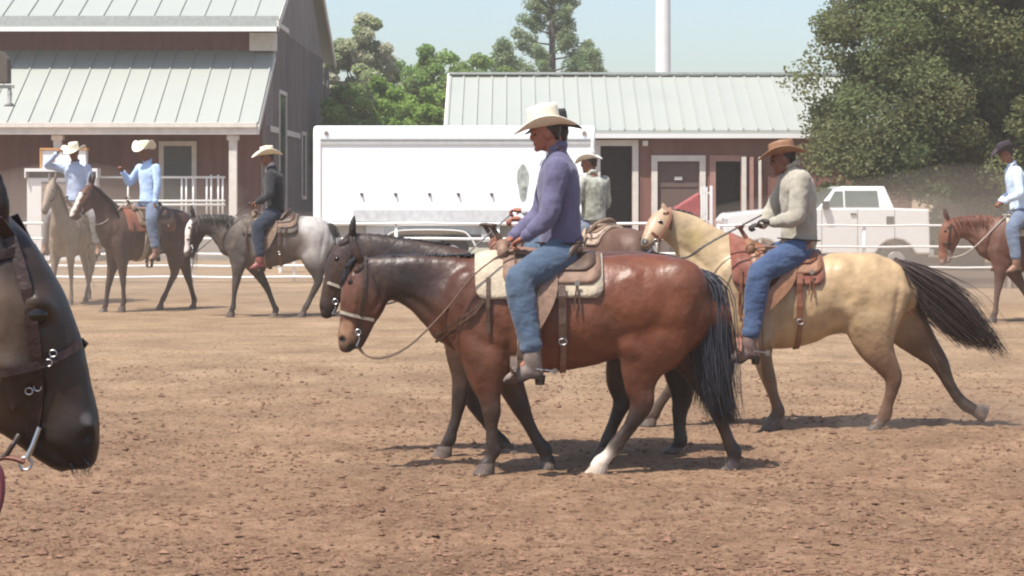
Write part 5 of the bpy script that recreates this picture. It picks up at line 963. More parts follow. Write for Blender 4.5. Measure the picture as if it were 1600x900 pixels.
# ---- buckskin cantering at the right
F3 = Frame(186, 1250)
BUCK = dict(b=(.42, .29, .16), s=(.40, .275, .155), n=(.45, .335, .20), k=(.03, .022, .018), h=(.38, .25, .16), l=(.10, .052, .030), d=(.050, .031, .022), w=(.62, .55, .47), m=(.16, .11, .085), t=(.36, .24, .14), u=(.23, .135, .075), f=(.12, .09, .07), o=(.36, .265, .12))
P3 = lambda x, y, yy=0: F3(x, y, yy)
ch3 = {k: F3.chain(v) for k, v in dict(
 torso=[(1117, 452, 0, 26, .11, 's'), (1134, 458, 0, 52, .17, 's'), (1162, 466, 0, 72, .22, 's'), (1205, 472, 0, 74, .26, 'b'), (1250, 468, 0, 72, .275, 'b'), (1290, 460, 0, 64, .27, 'b'), (1330, 458, 0, 64, .26, 'b'), (1370, 462, 0, 66, .25, 'b'), (1398, 460, 0, 54, .20, 'b'), (1416, 462, 0, 30, .12, 'u')],
 neck=[(1046, 352, 0, 26, .075, 'n'), (1070, 364, 0, 33, .08, 'n'), (1094, 386, 0, 42, .10, 'n'), (1122, 414, 0, 55, .14, 'n'), (1150, 440, 0, 66, .19, 'n')],
 head=[(1046, 338, -.02, 15, .065, 'h'), (1036, 346, -.05, 20, .085, 'h'), (1026, 357, -.10, 19, .080, 'h'), (1018, 368, -.16, 15, .062, 'h'), (1012, 377, -.21, 12, .052, 't'), (1009, 382, -.24, 9, .044, 'm')],
 fa=[(1165, 480, -.13, 40, .09, 's'), (1182, 528, -.14, 27, .075, 'u'), (1192, 562, -.14, 17, .054, 'l'), (1201, 592, -.14, 13, .043, 'l'), (1208, 616, -.14, 8.5, .028, 'l'), (1214, 634, -.14, 9, .03, 'l'), (1216, 645, -.14, 11, .036, 'd'), (1210, 654, -.14, 10, .036, 'd'), (1206, 662, -.14, 15, .052, 'f')],
 fb=[(1155, 480, .13, 38, .09, 's'), (1120, 528, .14, 27, .075, 'u'), (1085, 565, .14, 17, .054, 'l'), (1062, 590, .14, 13, .043, 'd'), (1042, 616, .14, 8.5, .028, 'd'), (1028, 636, .14, 9, .03, 'd'), (1020, 648, .14, 11, .036, 'd'), (1013, 658, .14, 12, .046, 'f')],
 ha=[(1372, 450, -.12, 54, .125, 'b'), (1362, 500, -.13, 46, .12, 'b'), (1368, 540, -.13, 32, .09, 'u'), (1384, 568, -.13, 21, .062, 'l'), (1396, 590, -.13, 15, .048, 'l'), (1393, 610, -.13, 11, .038, 'l'), (1387, 632, -.13, 9.5, .03, 'l'), (1383, 648, -.13, 11, .036, 'l'), (1376, 657, -.13, 9, .032, 'l'), (1368, 664, -.13, 12, .046, 'f')],
 hb=[(1385, 455, .12, 52, .12, 'b'), (1410, 500, .13, 40, .105, 'u'), (1440, 536, .13, 27, .075, 'l'), (1464, 562, .13, 17, .052, 'd'), (1474, 580, .13, 13, .042, 'd'), (1485, 602, .13, 9.5, .032, 'd'), (1498, 622, .13, 9.5, .03, 'd'), (1511, 634, .13, 11, .036, 'd'), (1522, 640, .13, 9.5, .034, 'd'), (1532, 644, .13, 13, .048, 'f')]).items()}
ears3 = [F3.chain([(1042, 336, sg * .05, 7, .026, 'h'), (1038, 326, sg * .06, 6, .022, 'h'), (1034, 313, sg * .06, 2, .006, 'k')]) for sg in (-1, 1)]
h3, b3, bv3 = horse('pale buckskin horse with dark streaming tail cantering at right of the bay', F3, ch3, BUCK, grooves=[F3.chain(g) for g in ([(1128, 420, 0, 8, -.012, ''), (1122, 460, 0, 8, -.014, ''), (1135, 500, 0, 8, -.014, '')], [(1215, 430, 0, 9, -.010, ''), (1212, 480, 0, 10, -.014, ''), (1196, 525, 0, 9, -.014, '')], [(1302, 430, 0, 12, -.012, ''), (1312, 462, 0, 12, -.024, ''), (1326, 470, 0, 9, -.014, '')], [(1300, 412, 0, 12, .012, ''), (1314, 418, 0, 12, .012, ''), (1328, 420, 0, 10, .006, '')], [(1402, 425, 0, 6, -.012, ''), (1394, 475, 0, 6, -.014, ''), (1388, 520, 0, 6, -.012, '')], [(1330, 475, 0, 13, .014, ''), (1332, 500, 0, 13, .016, ''), (1345, 520, 0, 10, .010, '')], [(1232, 515, 0, 9, -.008, ''), (1280, 502, 0, 10, -.012, ''), (1312, 488, 0, 9, -.012, '')], [(1350, 430, 0, 11, -.008, ''), (1352, 470, 0, 11, -.010, ''), (1362, 510, 0, 9, -.008, '')], [(1052, 380, 0, 5, -.008, ''), (1085, 402, 0, 6, -.012, ''), (1112, 432, 0, 6, -.010, '')], [(1050, 345, 0, 4, -.008, ''), (1046, 362, 0, 4, -.010, ''), (1034, 376, 0, 4, -.008, '')])], ears=ears3, voxel=.012, muscles=[(P3(1150, 445, -.13), (.18, .09, .24), 's'), (P3(1365, 445, -.10), (.22, .14, .20), 'b'), (P3(1345, 490, -.16), (.10, .08, .13), 'b'), (P3(1404, 584, -.13), (.035, .028, .05), 'l'), (P3(1385, 425, 0), (.13, .13, .12), 'b')],
    marks=[(P3(1085, 372, -.1), .12, 'o'), (P3(1008, 378, -.26), .03, 'k')], hair=(.060, .042, .036),
    mane=[[P3(x, y, 0), P3(x + 5, y, .05), P3(x + 9, y + 10, .1), P3(x + 12, y + 26, .12)] for x, y in ((1045, 327), (1075, 333), (1105, 352), (1145, 385))], mane_n=120,
    tail=[[P3(1400, 408, 0), P3(a, b, y), P3(c, d, y), P3(e, f_, y)] for y, a, b, c, d, e, f_ in ((0, 1440, 424, 1510, 468, 1576, 566), (-.05, 1436, 440, 1500, 492, 1560, 548), (.05, 1430, 448, 1480, 500, 1532, 546), (0, 1428, 450, 1462, 496, 1505, 540), (0, 1436, 430, 1500, 470, 1570, 556))], tail_n=1500, tail_spread=lambda s_: .010 + .030 * math.sin(min(s_ * 2.4, 3.14)), eyes=(P3(1030, 347)[0], P3(1030, 347)[2]))
headstall(h3, bv3, P3(1046, 328)[::2], P3(1042, 348)[::2], P3(1020, 376)[::2], P3(1014, 362)[::2], P3(1032, 378)[::2], LR, rein_to=P3(1190, 336, -.2), rein_mid=[P3(1045, 398, -.16), P3(1072, 402, -.22), P3(1110, 378, -.24)], rein_m=DK)
PADR = cloth('orange red wool blanket', (.22, .075, .055), bump=.005, bscale=50, stain=(.42, .27, .2), stain_amt=.6, stain_scale=8)
saddle('orange tan saddle with red blanket on the cantering buckskin', h3, bv3, P3(1222, 0)[0], (LO, LR, PADR), knee=P3(1196, 440, -.3), foot=P3(1156, 562, -.44), zc=P3(0, 456)[2], pad_ang=76, k=.94, pad_x=(-.46, .34))
GREYS = cloth('sand grey shirt', (.36, .33, .27), stain=(.28, .25, .2), stain_amt=.35)
J3 = dict(pel=P3(1248, 382), wai=P3(1250, 350), che=P3(1246, 300), nkb=P3(1238, 262), head=P3(1224, 250), shn=P3(1252, 282, -.20), eln=P3(1243, 340, -.27), wrn=P3(1206, 348, -.22), han=P3(1190, 344, -.2),
    shf=P3(1232, 284, .19), elf=P3(1206, 330, .22), wrf=P3(1190, 352, .10), haf=P3(1178, 352, .06), hipn=P3(1248, 392, -.12), knn=P3(1186, 426, -.35), ann=P3(1172, 534, -.42), toen=P3(1144, 564, -.45))
person('person in sand grey shirt and brown hat riding the cantering buckskin', mirror(J3), dict(skin=SKD, glove=(.04, .035, .03), shirt=GREYS, jeans=DEN2, boots=leather('pale pink chap boots', (.17, .115, .10)), hat=HATB, face=(-1, .1, -.16), spur=1, fold=1.3, torso=1.18, armr=1.2, legr=.97, hatk=dict(L=.22, W=.19, cr=(.11, .09, .11), roll=.05)), F3.loc, group='riders on horseback')

# ------------------------------------------------------------ riders further back, built in local metres from the same anatomy
def tf(ch, sx, sz, neck=0, piv=(-.70, 1.25), hx_=0, legs_=None):
    """reshape the local chains: sx, sz proportions, neck angle (radians, positive lifts the head)"""
    out = {}; c_, s_ = math.cos(neck), math.sin(neck)
    for k, L in ch.items():
        M_ = []
        for n_ in L:
            x, y, z, r, l, q = n_
            if k[:4] in ('neck', 'head', 'jaw', 'ear'):
                w_ = 1.0 if k[:4] != 'neck' else max(0, min(1, (-.62 - x) / .25)); a = neck * w_; ca, sa = math.cos(a), math.sin(a)
                dx, dz = x - piv[0], z - piv[1]; x, z = piv[0] + dx * ca + dz * sa, piv[1] - dx * sa + dz * ca
                x += hx_ * w_
            M_.append((x * sx, y, z * sz, r * (sx + sz) / 2, l, q))
        out[k] = M_
    return out
base = {k: v for k, v in ch1.items()}
base['torso'] = ch1['torso']
SPEC = {k: [(*n_[:5], n_[5]) for n_ in v] for k, v in base.items()}
def back_horse(label, px, s, rz, pal, sx=.9, sz=1.08, neck=0, legs_=None, saddle_args=None, hair=(.015, .012, .01), marks=(), coat=None, group='ridden horses in the arena', tailn=110, foot=None, hx_=0):
    D = FPX / s; loc = Vector(((px - 800) / s, D, 0)); S = dict(SPEC)
    if legs_: S = {k: v for k, v in S.items() if not k.startswith(('fore', 'hind'))}; S.update(legs_)
    S['ear'] = [(*n_[:5], n_[5]) for n_ in ears1[0]]
    S.update({k: g for k, g in zip(GRV, GR1)}); c = tf(S, sx, sz, neck, hx_=hx_); gg = [c.pop(k) for k in GRV]; er = c.pop('ear'); ea = [er, [(n_[0], -n_[1], *n_[2:]) for n_ in er]]
    cr = [n_ for n_ in c['neck']]; G = [[(n_[0], 0, n_[2] + n_[3] * .98), (n_[0] + .02, -.06, n_[2] + n_[3] * .9), (n_[0] + .04, -.12, n_[2] + n_[3] * .5), (n_[0] + .05, -.13, n_[2] + n_[3] * .1)] for n_ in cr[:5]]
    tx = (1098 - 900) / 220 * sx; tz = (737 - 430) / 220 * sz
    T = [[(tx, y, tz), (tx + .09, y, tz - .15), (tx + .12, y * 2, tz - .5), (tx + .10, y * 2, tz - .95)] for y in (-.03, .03)]
    hd = c['head'][1]; mk = [(tuple(np.array(c['head'][i][:3]) + np.array(o_)), r_, q) for i, o_, r_, q in marks]
    t, b, bv = horse(label, None, c, pal, group=group, voxel=.018, coat=coat or DUSTY(), hair=hair, mane=G, mane_n=110, tail=T, tail_n=tailn, loc=loc, rz=rz, ears=ea, marks=mk, eyes=(c['head'][2][0] - .055, c['head'][2][2] + .07), smooth=3, grooves=gg)
    return t, b, bv, loc, sx, sz, c
def seatJ(sx, sz, bv, xs, zt, lean=0, K=1.0, **ov):
    """riding posture above the seat point xs, zt"""
    q = lambda dx, y, dz: (xs + dx + lean * max(0, dz), y * K, zt + dz * (K if dz > 0 else 1))
    J = dict(pel=q(.06, 0, .10), wai=q(.07, 0, .26), che=q(.06, 0, .54), nkb=q(.04, 0, .72), head=q(-.02, 0, .875), shn=q(.05, -.20, .64), eln=q(.02, -.26, .34), wrn=q(-.20, -.16, .24), han=q(-.28, -.12, .20),
        shf=q(.05, .20, .64), elf=q(.02, .26, .34), wrf=q(-.18, .12, .24), haf=q(-.26, .08, .20), hipn=q(.06, -.12, .06), knn=q(-.18, -.36, -.12), ann=q(-.12, -.42, -.62), toen=q(-.28, -.45, -.78))
    J.update({k: q(*v) for k, v in ov.items()}); return mirror(J)
LD = leather('dusty brown leather', (.20, .13, .09), rough=.8)
# walking legs, second pose, in the frame of the nearest horse
def L1(**d): return {k: F1.chain(v) for k, v in d.items()}
walk2 = L1(foreA=[(742, 505, -.14, 44, .09, 's'), (748, 560, -.15, 32, .08, 's'), (742, 600, -.15, 21, .058, 'l'), (736, 636, -.15, 14, .044, 'd'), (731, 668, -.15, 9.5, .03, 'd'), (728, 697, -.15, 10, .031, 'd'), (726, 708, -.15, 12, .036, 'd'), (720, 720, -.15, 10, .034, 'd'), (716, 732, -.15, 15, .053, 'f')],
 foreB=[(765, 510, .14, 42, .09, 's'), (800, 566, .14, 31, .08, 's'), (830, 606, .14, 20, .056, 'l'), (852, 640, .14, 14, .044, 'd'), (868, 672, .14, 10, .03, 'd'), (882, 700, .14, 10, .031, 'd'), (888, 710, .14, 12, .036, 'd'), (884, 722, .14, 10, .034, 'd'), (880, 732, .14, 15, .053, 'f')],
 hindA=[(1045, 480, -.12, 64, .13, 'b'), (1050, 540, -.14, 50, .12, 'b'), (1062, 585, -.14, 32, .08, 's'), (1068, 620, -.14, 18, .052, 'l'), (1054, 648, -.14, 13, .042, 'd'), (1036, 678, -.14, 10.5, .032, 'd'), (1020, 704, -.14, 12, .037, 'd'), (1010, 718, -.14, 10, .034, 'd'), (1002, 731, -.14, 15, .053, 'f')],
 hindB=[(1062, 490, .12, 58, .12, 'b'), (1090, 545, .13, 42, .11, 'u'), (1108, 590, .13, 26, .075, 'l'), (1118, 630, .13, 17, .05, 'd'), (1118, 664, .13, 11, .034, 'd'), (1118, 698, .13, 11, .033, 'd'), (1118, 710, .13, 12, .037, 'd'), (1112, 721, .13, 10, .034, 'd'), (1108, 732, .13, 15, .053, 'f')])
walk3 = L1(foreA=walk2 and [(742, 505, -.14, 44, .09, 's'), (744, 560, -.15, 32, .08, 's'), (745, 600, -.15, 21, .058, 'l'), (748, 636, -.15, 14, .044, 'd'), (750, 668, -.15, 9.5, .03, 'd'), (752, 697, -.15, 10, .031, 'd'), (752, 708, -.15, 12, .036, 'd'), (746, 720, -.15, 10, .034, 'd'), (742, 732, -.15, 15, .053, 'f')],
 foreB=[(750, 510, .14, 42, .09, 's'), (752, 566, .14, 31, .08, 's'), (742, 606, .14, 20, .056, 'l'), (730, 640, .14, 14, .044, 'd'), (722, 672, .14, 10, .03, 'd'), (716, 700, .14, 10, .031, 'd'), (714, 710, .14, 12, .036, 'd'), (708, 721, .14, 10, .034, 'd'), (704, 731, .14, 15, .053, 'f')],
 hindA=[(1045, 480, -.12, 64, .13, 'b'), (1020, 540, -.14, 50, .12, 'b'), (1010, 585, -.14, 32, .08, 's'), (1008, 620, -.14, 18, .052, 'l'), (990, 648, -.14, 13, .042, 'd'), (970, 678, -.14, 10.5, .032, 'd'), (950, 704, -.14, 12, .037, 'd'), (940, 718, -.14, 10, .034, 'd'), (932, 731, -.14, 15, .053, 'f')],
 hindB=walk2 and [(1062, 490, .12, 58, .12, 'b'), (1085, 545, .13, 42, .11, 'u'), (1105, 590, .13, 26, .075, 'l'), (1122, 630, .13, 17, .05, 'd'), (1136, 664, .13, 11, .034, 'd'), (1150, 698, .13, 11, .033, 'd'), (1154, 710, .13, 12, .037, 'd'), (1150, 721, .13, 10, .034, 'd'), (1146, 732, .13, 15, .053, 'f')])
def fin(label, t, bv, loc, xs, pad, cols=None, sl=True, zc=1.25, rz=0):
    return saddle(label, t, bv, xs, cols or (LD, LT, pad), zc=zc, rz=rz, knee=(xs - .12, -.32, zc), foot=(xs - .2, -.42, .74))
# (1) roan with pale rump, black vest rider
ROAN = dict(b=(.13, .105, .09), s=(.07, .055, .048), n=(.06, .045, .038), k=(.03, .025, .02), h=(.05, .038, .032), l=(.06, .05, .04), d=(.045, .036, .03), w=(.68, .62, .56), m=(.06, .045, .04), t=(.08, .06, .05), u=(.09, .07, .058), f=(.1, .08, .07), p=(.56, .52, .47))
pal = dict(ROAN)
S4 = dict(SPEC); 
t4, b4, bv4, l4, sx, sz, c4 = back_horse('dark horse with white blaze and pale grey rump below the black vest rider', 434, 99, 0, pal, sx=.87, sz=1.05, neck=R(1), legs_=walk2, hair=(.04, .035, .03),
    marks=((1, (-.12, -.03, .02), .10, 'w'), (2, (-.12, -.03, 0), .10, 'w'), (3, (-.11, -.03, 0), .10, 'w'), (4, (-.08, -.02, 0), .09, 'w')))
# its pale rump is a coat marking
def remark(ob, fn):
    me = ob.data; n = len(me.vertices); co = np.empty(n * 3, np.float32); me.vertices.foreach_get('co', co); co = co.reshape(-1, 3); a = me.color_attributes['Col']; c = np.empty(n * 4, np.float32); a.data.foreach_get('color', c); c = c.reshape(-1, 4); fn(co, c); a.data.foreach_set('color', c.ravel())
def palerump(co, c):
    w_ = np.clip((co[:, 0] - .34 + .06 * np.sin(co[:, 2] * 14)) / .12, 0, 1) * np.clip((co[:, 2] - .75) / .35, 0, 1); c[:, :3] = c[:, :3] * (1 - w_[:, None]) + w_[:, None] * np.array([.42, .39, .365])
remark(b4, palerump)
z4 = top(bv4, -.10)
fin('brown western saddle on the dark horse with pale grey rump', t4, bv4, l4, -.06, cloth('dark striped blanket', (.09, .07, .06), bump=.005, bscale=40, stain=(.3, .26, .2), stain_amt=.7, stain_scale=12))
headstall(t4, bv4, (c4['head'][0][0], c4['head'][0][2]), (c4['head'][2][0], c4['head'][2][2]), (c4['head'][4][0] + .05, c4['head'][4][2]), (c4['head'][3][0] - .08, c4['head'][3][2]), (c4['head'][3][0] + .1, c4['head'][3][2]), DK, rein_to=(-.42, -.1, z4 + .28), rein_mid=[(-1.1, -.2, 1.15)], rein_m=DK)
BLK = cloth('black vest cloth', (.02, .02, .022)); PALE = cloth('pale chambray', (.42, .44, .47))
person('person in black vest and white hat riding the pale rumped dark horse', seatJ(sx, sz, bv4, -.10, z4, lean=-.05, K=1.1), dict(skin=SKD, shirt=cloth('dark charcoal shirt', (.035, .035, .04)), vest=BLK, jeans=cloth('dusty dark jeans', (.028, .034, .050)), boots=leather('red brown leather boots', (.20, .06, .05)), hat=HATW, scarf=cloth('pale neckerchief', (.5, .46, .42)), face=(-.95, -.3, -.1), hatk=dict(L=.25, W=.23)), l4, group='riders on horseback', voxel=.012, vc=.015)
# (2) sorrel with blaze turned three quarters towards the camera, pale blue shirt
SORR = dict(b=(.060, .030, .022), s=(.055, .027, .02), n=(.055, .026, .02), k=(.03, .018, .014), h=(.10, .042, .028), l=(.07, .035, .024), d=(.05, .03, .024), w=(.62, .56, .5), m=(.10, .06, .05), t=(.12, .06, .04), u=(.08, .035, .024), f=(.1, .08, .07))
rz5 = R(45)
t5, b5, bv5, l5, sx, sz, c5 = back_horse('dark brown horse with white blaze and raised head turned towards the camera at left', 232, 94, rz5, SORR, sx=.88, sz=1.12, neck=R(30), legs_=walk3, hx_=.02,
    marks=((2, (-.15, 0, .04), .075, 'w'), (3, (-.13, 0, .03), .07, 'w'), (4, (-.10, 0, .02), .07, 'w'), (5, (-.08, 0, 0), .06, 'w')))
z5 = top(bv5, -.10)
fin('dusty brown saddle on the dark brown horse with raised head', t5, bv5, l5, -.06, cloth('rust red blanket', (.22, .08, .05), bump=.005, bscale=40), rz=rz5)
headstall(t5, bv5, (c5['head'][0][0], c5['head'][0][2]), (c5['head'][2][0], c5['head'][2][2]), (c5['head'][4][0] + .05, c5['head'][4][2]), (c5['head'][3][0] - .08, c5['head'][3][2] - .03), (c5['head'][3][0] + .1, c5['head'][3][2] + .0), DK, rein_to=(-.40, -.05, z5 + .25), rein_mid=[(-1.0, -.1, 1.45)], rein_m=SILV)
BLUE = cloth('pale blue cotton', (.42, .56, .78)); BLU2 = cloth('dusty pale blue cotton', (.42, .50, .66))
person('person in pale blue shirt with one hand raised riding the dark brown horse at left', seatJ(sx, sz, bv5, -.06, z5, elf=(-.02, .34, .44), wrf=(-.06, .36, .66), haf=(-.07, .36, .76), eln=(.0, -.27, .36), wrn=(-.02, -.26, .12), han=(-.03, -.26, .02)) if False else seatJ(sx, sz, bv5, -.06, z5, K=1.13) | dict(eln=(-.03, -.30, z5 + .42), wrn=(-.08, -.30, z5 + .15), han=(-.09, -.30, z5 + .06), elf=(-.12, .37, z5 + .48), wrf=(-.28, .34, z5 + .66), haf=(-.32, .33, z5 + .75)),
    dict(skin=SKD, shirt=BLUE, jeans=cloth('slate jeans', (.12, .15, .21)), boots=BOOT2, hat=HATW, face=(-.95, -.25, -.12), hatk=dict(L=.21, W=.20, roll=.13)), l5, rz5, group='riders on horseback', voxel=.012, vc=.015)
# (3) buckskin seen head on, far left
TAN = dict(b=(.26, .20, .14), s=(.24, .18, .125), n=(.26, .20, .14), k=(.08, .06, .05), h=(.30, .23, .17), l=(.15, .11, .085), d=(.12, .09, .07), w=(.5, .46, .4), m=(.16, .12, .1), t=(.26, .2, .15), u=(.22, .17, .12), f=(.1, .08, .07))
rz6 = R(82)
t6, b6, bv6, l6, sx, sz, c6 = back_horse('tan horse facing the camera at the far left of the arena', 118, 88, rz6, TAN, sx=.92, sz=1.12, neck=R(34), legs_=walk3, hair=(.20, .15, .10))
z6 = top(bv6, -.06)
fin('dusty saddle on the tan horse facing the camera', t6, bv6, l6, -.06, cloth('grey tan blanket', (.28, .23, .18), bump=.005, bscale=40), rz=rz6)
headstall(t6, bv6, (c6['head'][0][0], c6['head'][0][2]), (c6['head'][2][0], c6['head'][2][2]), (c6['head'][4][0] + .05, c6['head'][4][2]), (c6['head'][3][0] - .08, c6['head'][3][2] - .03), (c6['head'][3][0] + .1, c6['head'][3][2]), DK)
person('person in dusty pale blue shirt touching hat brim on the tan horse at far left', seatJ(sx, sz, bv6, -.06, z6, K=1.15) | dict(elf=(-.22, .46, z6 + .80), wrf=(-.28, .24, z6 + 1.0), haf=(-.27, .16, z6 + 1.08)), dict(skin=SKD, shirt=BLU2, jeans=cloth('dusty tan grey jeans', (.2, .19, .19)), boots=BOOT2, hat=HATW, face=(-1, .15, -.2), curl=(0, -1, 0), hatk=dict(L=.24, W=.23)), l6, rz6, group='riders on horseback', voxel=.014, vc=.017)
# (4) sorrel at the right edge, head low
SOR2 = dict(b=(.12, .052, .034), s=(.11, .048, .034), n=(.15, .062, .038), k=(.05, .03, .024), h=(.18, .07, .042), l=(.10, .055, .04), d=(.11, .07, .055), w=(.62, .56, .5), m=(.40, .33, .28), t=(.24, .10, .06), u=(.15, .065, .04), f=(.1, .08, .07))
t7, b7, bv7, l7, sx, sz, c7 = back_horse('reddish sorrel horse with lowered head at the right edge', 1626, 103, 0, SOR2, sx=.92, sz=1.06, neck=R(-2), legs_=walk2, hair=(.16, .06, .035), hx_=-.0)
z7 = top(bv7, -.08)
fin('brown saddle with cream edged pad on the sorrel at the right edge', t7, bv7, l7, -.06, PAD1)
headstall(t7, bv7, (c7['head'][0][0], c7['head'][0][2]), (c7['head'][2][0], c7['head'][2][2]), (c7['head'][4][0] + .05, c7['head'][4][2]), (c7['head'][3][0] - .08, c7['head'][3][2]), (c7['head'][3][0] + .1, c7['head'][3][2]), DK, rein_to=(-.4, -.1, z7 + .2), rein_mid=[(-1.1, -.2, 1.1)], rein_m=SILV)
person('person in bright pale blue shirt leaning forward on the sorrel at the right edge', seatJ(sx, sz, bv7, -.36, z7 - .02, lean=-.16, K=1.14), dict(skin=SKD, shirt=cloth('bright pale blue cotton', (.60, .72, .86)), jeans=cloth('dusty blue jeans', (.13, .16, .22)), boots=BOOT2, hat=mat('dark plum felt hat', (.04, .025, .035), rough=.9), face=(-1, 0, -.3)), l7, group='riders on horseback', voxel=.012, vc=.015)
# (5) brown horse seen obliquely behind the purple rider
rz8 = R(-52)
BRN = dict(SORR); BRN.update(b=(.10, .05, .034), s=(.09, .045, .03))
t8, b8, bv8, l8, sx, sz, c8 = back_horse('brown horse with roan patterned blanket roll seen between the two nearest riders', 938, 123, rz8, BRN, sx=.9, sz=1.0, neck=R(-8), legs_=walk3)
z8 = top(bv8, -.08)
ROANP = cloth('tan and brown patterned blanket', (.42, .32, .24), bump=.006, bscale=40, stain=(.09, .06, .045), stain_amt=.95, stain_scale=9)
fin('saddle over a tan and brown patterned blanket behind the purple rider', t8, bv8, l8, -.10, ROANP, cols=(ROANP, LD, ROANP), rz=rz8)
person('person in grey green jacket and pale hat riding between the purple and grey shirted riders', seatJ(sx, sz, bv8, -.20, z8 + .0, K=.98), dict(skin=SKD, shirt=cloth('grey green jacket', (.26, .26, .21), stain=(.66, .66, .62), stain_amt=.95, stain_scale=5), jeans=cloth('slate grey jeans', (.15, .17, .21)), boots=BOOT2, hat=mat('pale grey felt hat', (.6, .58, .52), rough=.8), face=(-.8, -.55, -.15), hatk=dict(L=.18, W=.17, cr=(.10, .085, .10), roll=.05)), l8, rz8, group='riders on horseback', voxel=.012, vc=.015)

# ------------------------------------------------------------ the black horse close to the camera at the left edge
F9 = Frame(740, -120); F9.D = FPX / 740; P9 = lambda x, y, yy=0: F9(x, y, yy)
BLKH = dict(b=(.030, .020, .016), s=(.03, .022, .019), n=(.022, .014, .011), k=(.010, .008, .008), h=(.036, .022, .015), c=(.13, .088, .062), m=(.012, .010, .011), w=(.10, .085, .08), l=(.02, .015, .013), d=(.012, .01, .01), f=(.06, .05, .04), t=(.025, .02, .018), u=(.02, .015, .014))  # c: tan cheek tone with the sun's sheen painted into the coat
ch9 = {k: F9.chain(v) for k, v in dict(
 head=[(-42, 372, 0, 72, .070, 'n'), (-22, 420, 0, 92, .098, 'h'), (-2, 470, 0, 100, .108, 'h'), (28, 530, 0, 96, .096, 'h'), (62, 590, 0, 84, .074, 'h'), (90, 640, 0, 66, .058, 'h'), (108, 676, 0, 54, .058, 'm'), (116, 694, 0, 42, .050, 'm')],
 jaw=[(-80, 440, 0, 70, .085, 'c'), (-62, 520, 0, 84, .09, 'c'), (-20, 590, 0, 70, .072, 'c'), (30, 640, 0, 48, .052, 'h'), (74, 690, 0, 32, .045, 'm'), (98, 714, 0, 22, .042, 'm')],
 neck=[(-60, 400, 0, 110, .08, 'n'), (-160, 430, .0, 150, .095, 'n'), (-330, 540, .0, 200, .13, 'n'), (-560, 720, .0, 270, .18, 'b'), (-760, 860, 0, 300, .22, 'b')],
 torso=[(-640, 900, 0, 150, .15, 'b'), (-730, 900, 0, 290, .23, 'b'), (-960, 900, 0, 320, .28, 'b'), (-1260, 890, 0, 300, .30, 'b'), (-1560, 870, 0, 290, .29, 'b'), (-1780, 900, 0, 190, .2, 'b'), (-1840, 920, 0, 90, .1, 'b')],
 fa=[(-760, 980, -.15, 150, .09, 'b'), (-790, 1180, -.15, 80, .06, 'b'), (-790, 1340, -.15, 48, .044, 'd'), (-795, 1540, -.15, 34, .03, 'd'), (-790, 1640, -.15, 38, .034, 'd'), (-765, 1740, -.15, 50, .053, 'f')],
 fb=[(-760, 980, .15, 150, .09, 'b'), (-770, 1180, .15, 80, .06, 'b'), (-760, 1340, .15, 48, .044, 'd'), (-765, 1540, .15, 34, .03, 'd'), (-760, 1640, .15, 38, .034, 'd'), (-735, 1740, .15, 50, .053, 'f')],
 ha=[(-1680, 930, -.14, 210, .13, 'b'), (-1720, 1120, -.14, 130, .09, 'b'), (-1790, 1300, -.14, 62, .05, 'b'), (-1770, 1500, -.14, 40, .034, 'd'), (-1755, 1640, -.14, 42, .036, 'd'), (-1725, 1740, -.14, 52, .053, 'f')],
 hb=[(-1680, 930, .14, 210, .13, 'b'), (-1740, 1120, .14, 130, .09, 'b'), (-1830, 1300, .14, 62, .05, 'b'), (-1810, 1500, .14, 40, .034, 'd'), (-1795, 1640, .14, 42, .036, 'd'), (-1765, 1740, .14, 52, .053, 'f')]).items()}
ears9 = [F9.chain([(-10, 352, sg * .055, 26, .028, 'k'), (-2, 318, sg * .065, 22, .024, 'k'), (-6, 268, sg * .065, 6, .006, 'k')]) for sg in (-1, 1)]
mus9 = [(P9(60, 478, -.072), (.040, .026, .024), 'h'), (P9(60, 478, .072), (.040, .026, .024), 'h'), (P9(134, 670, -.025), (.024, .026, .038), 'm'), (P9(134, 670, .025), (.024, .026, .038), 'm'), (P9(20, 560, -.075), (.02, .02, .13), 'h'), (P9(98, 718, 0), (.030, .038, .022), 'm'), (P9(128, 712, 0), (.030, .042, .028), 'm')]
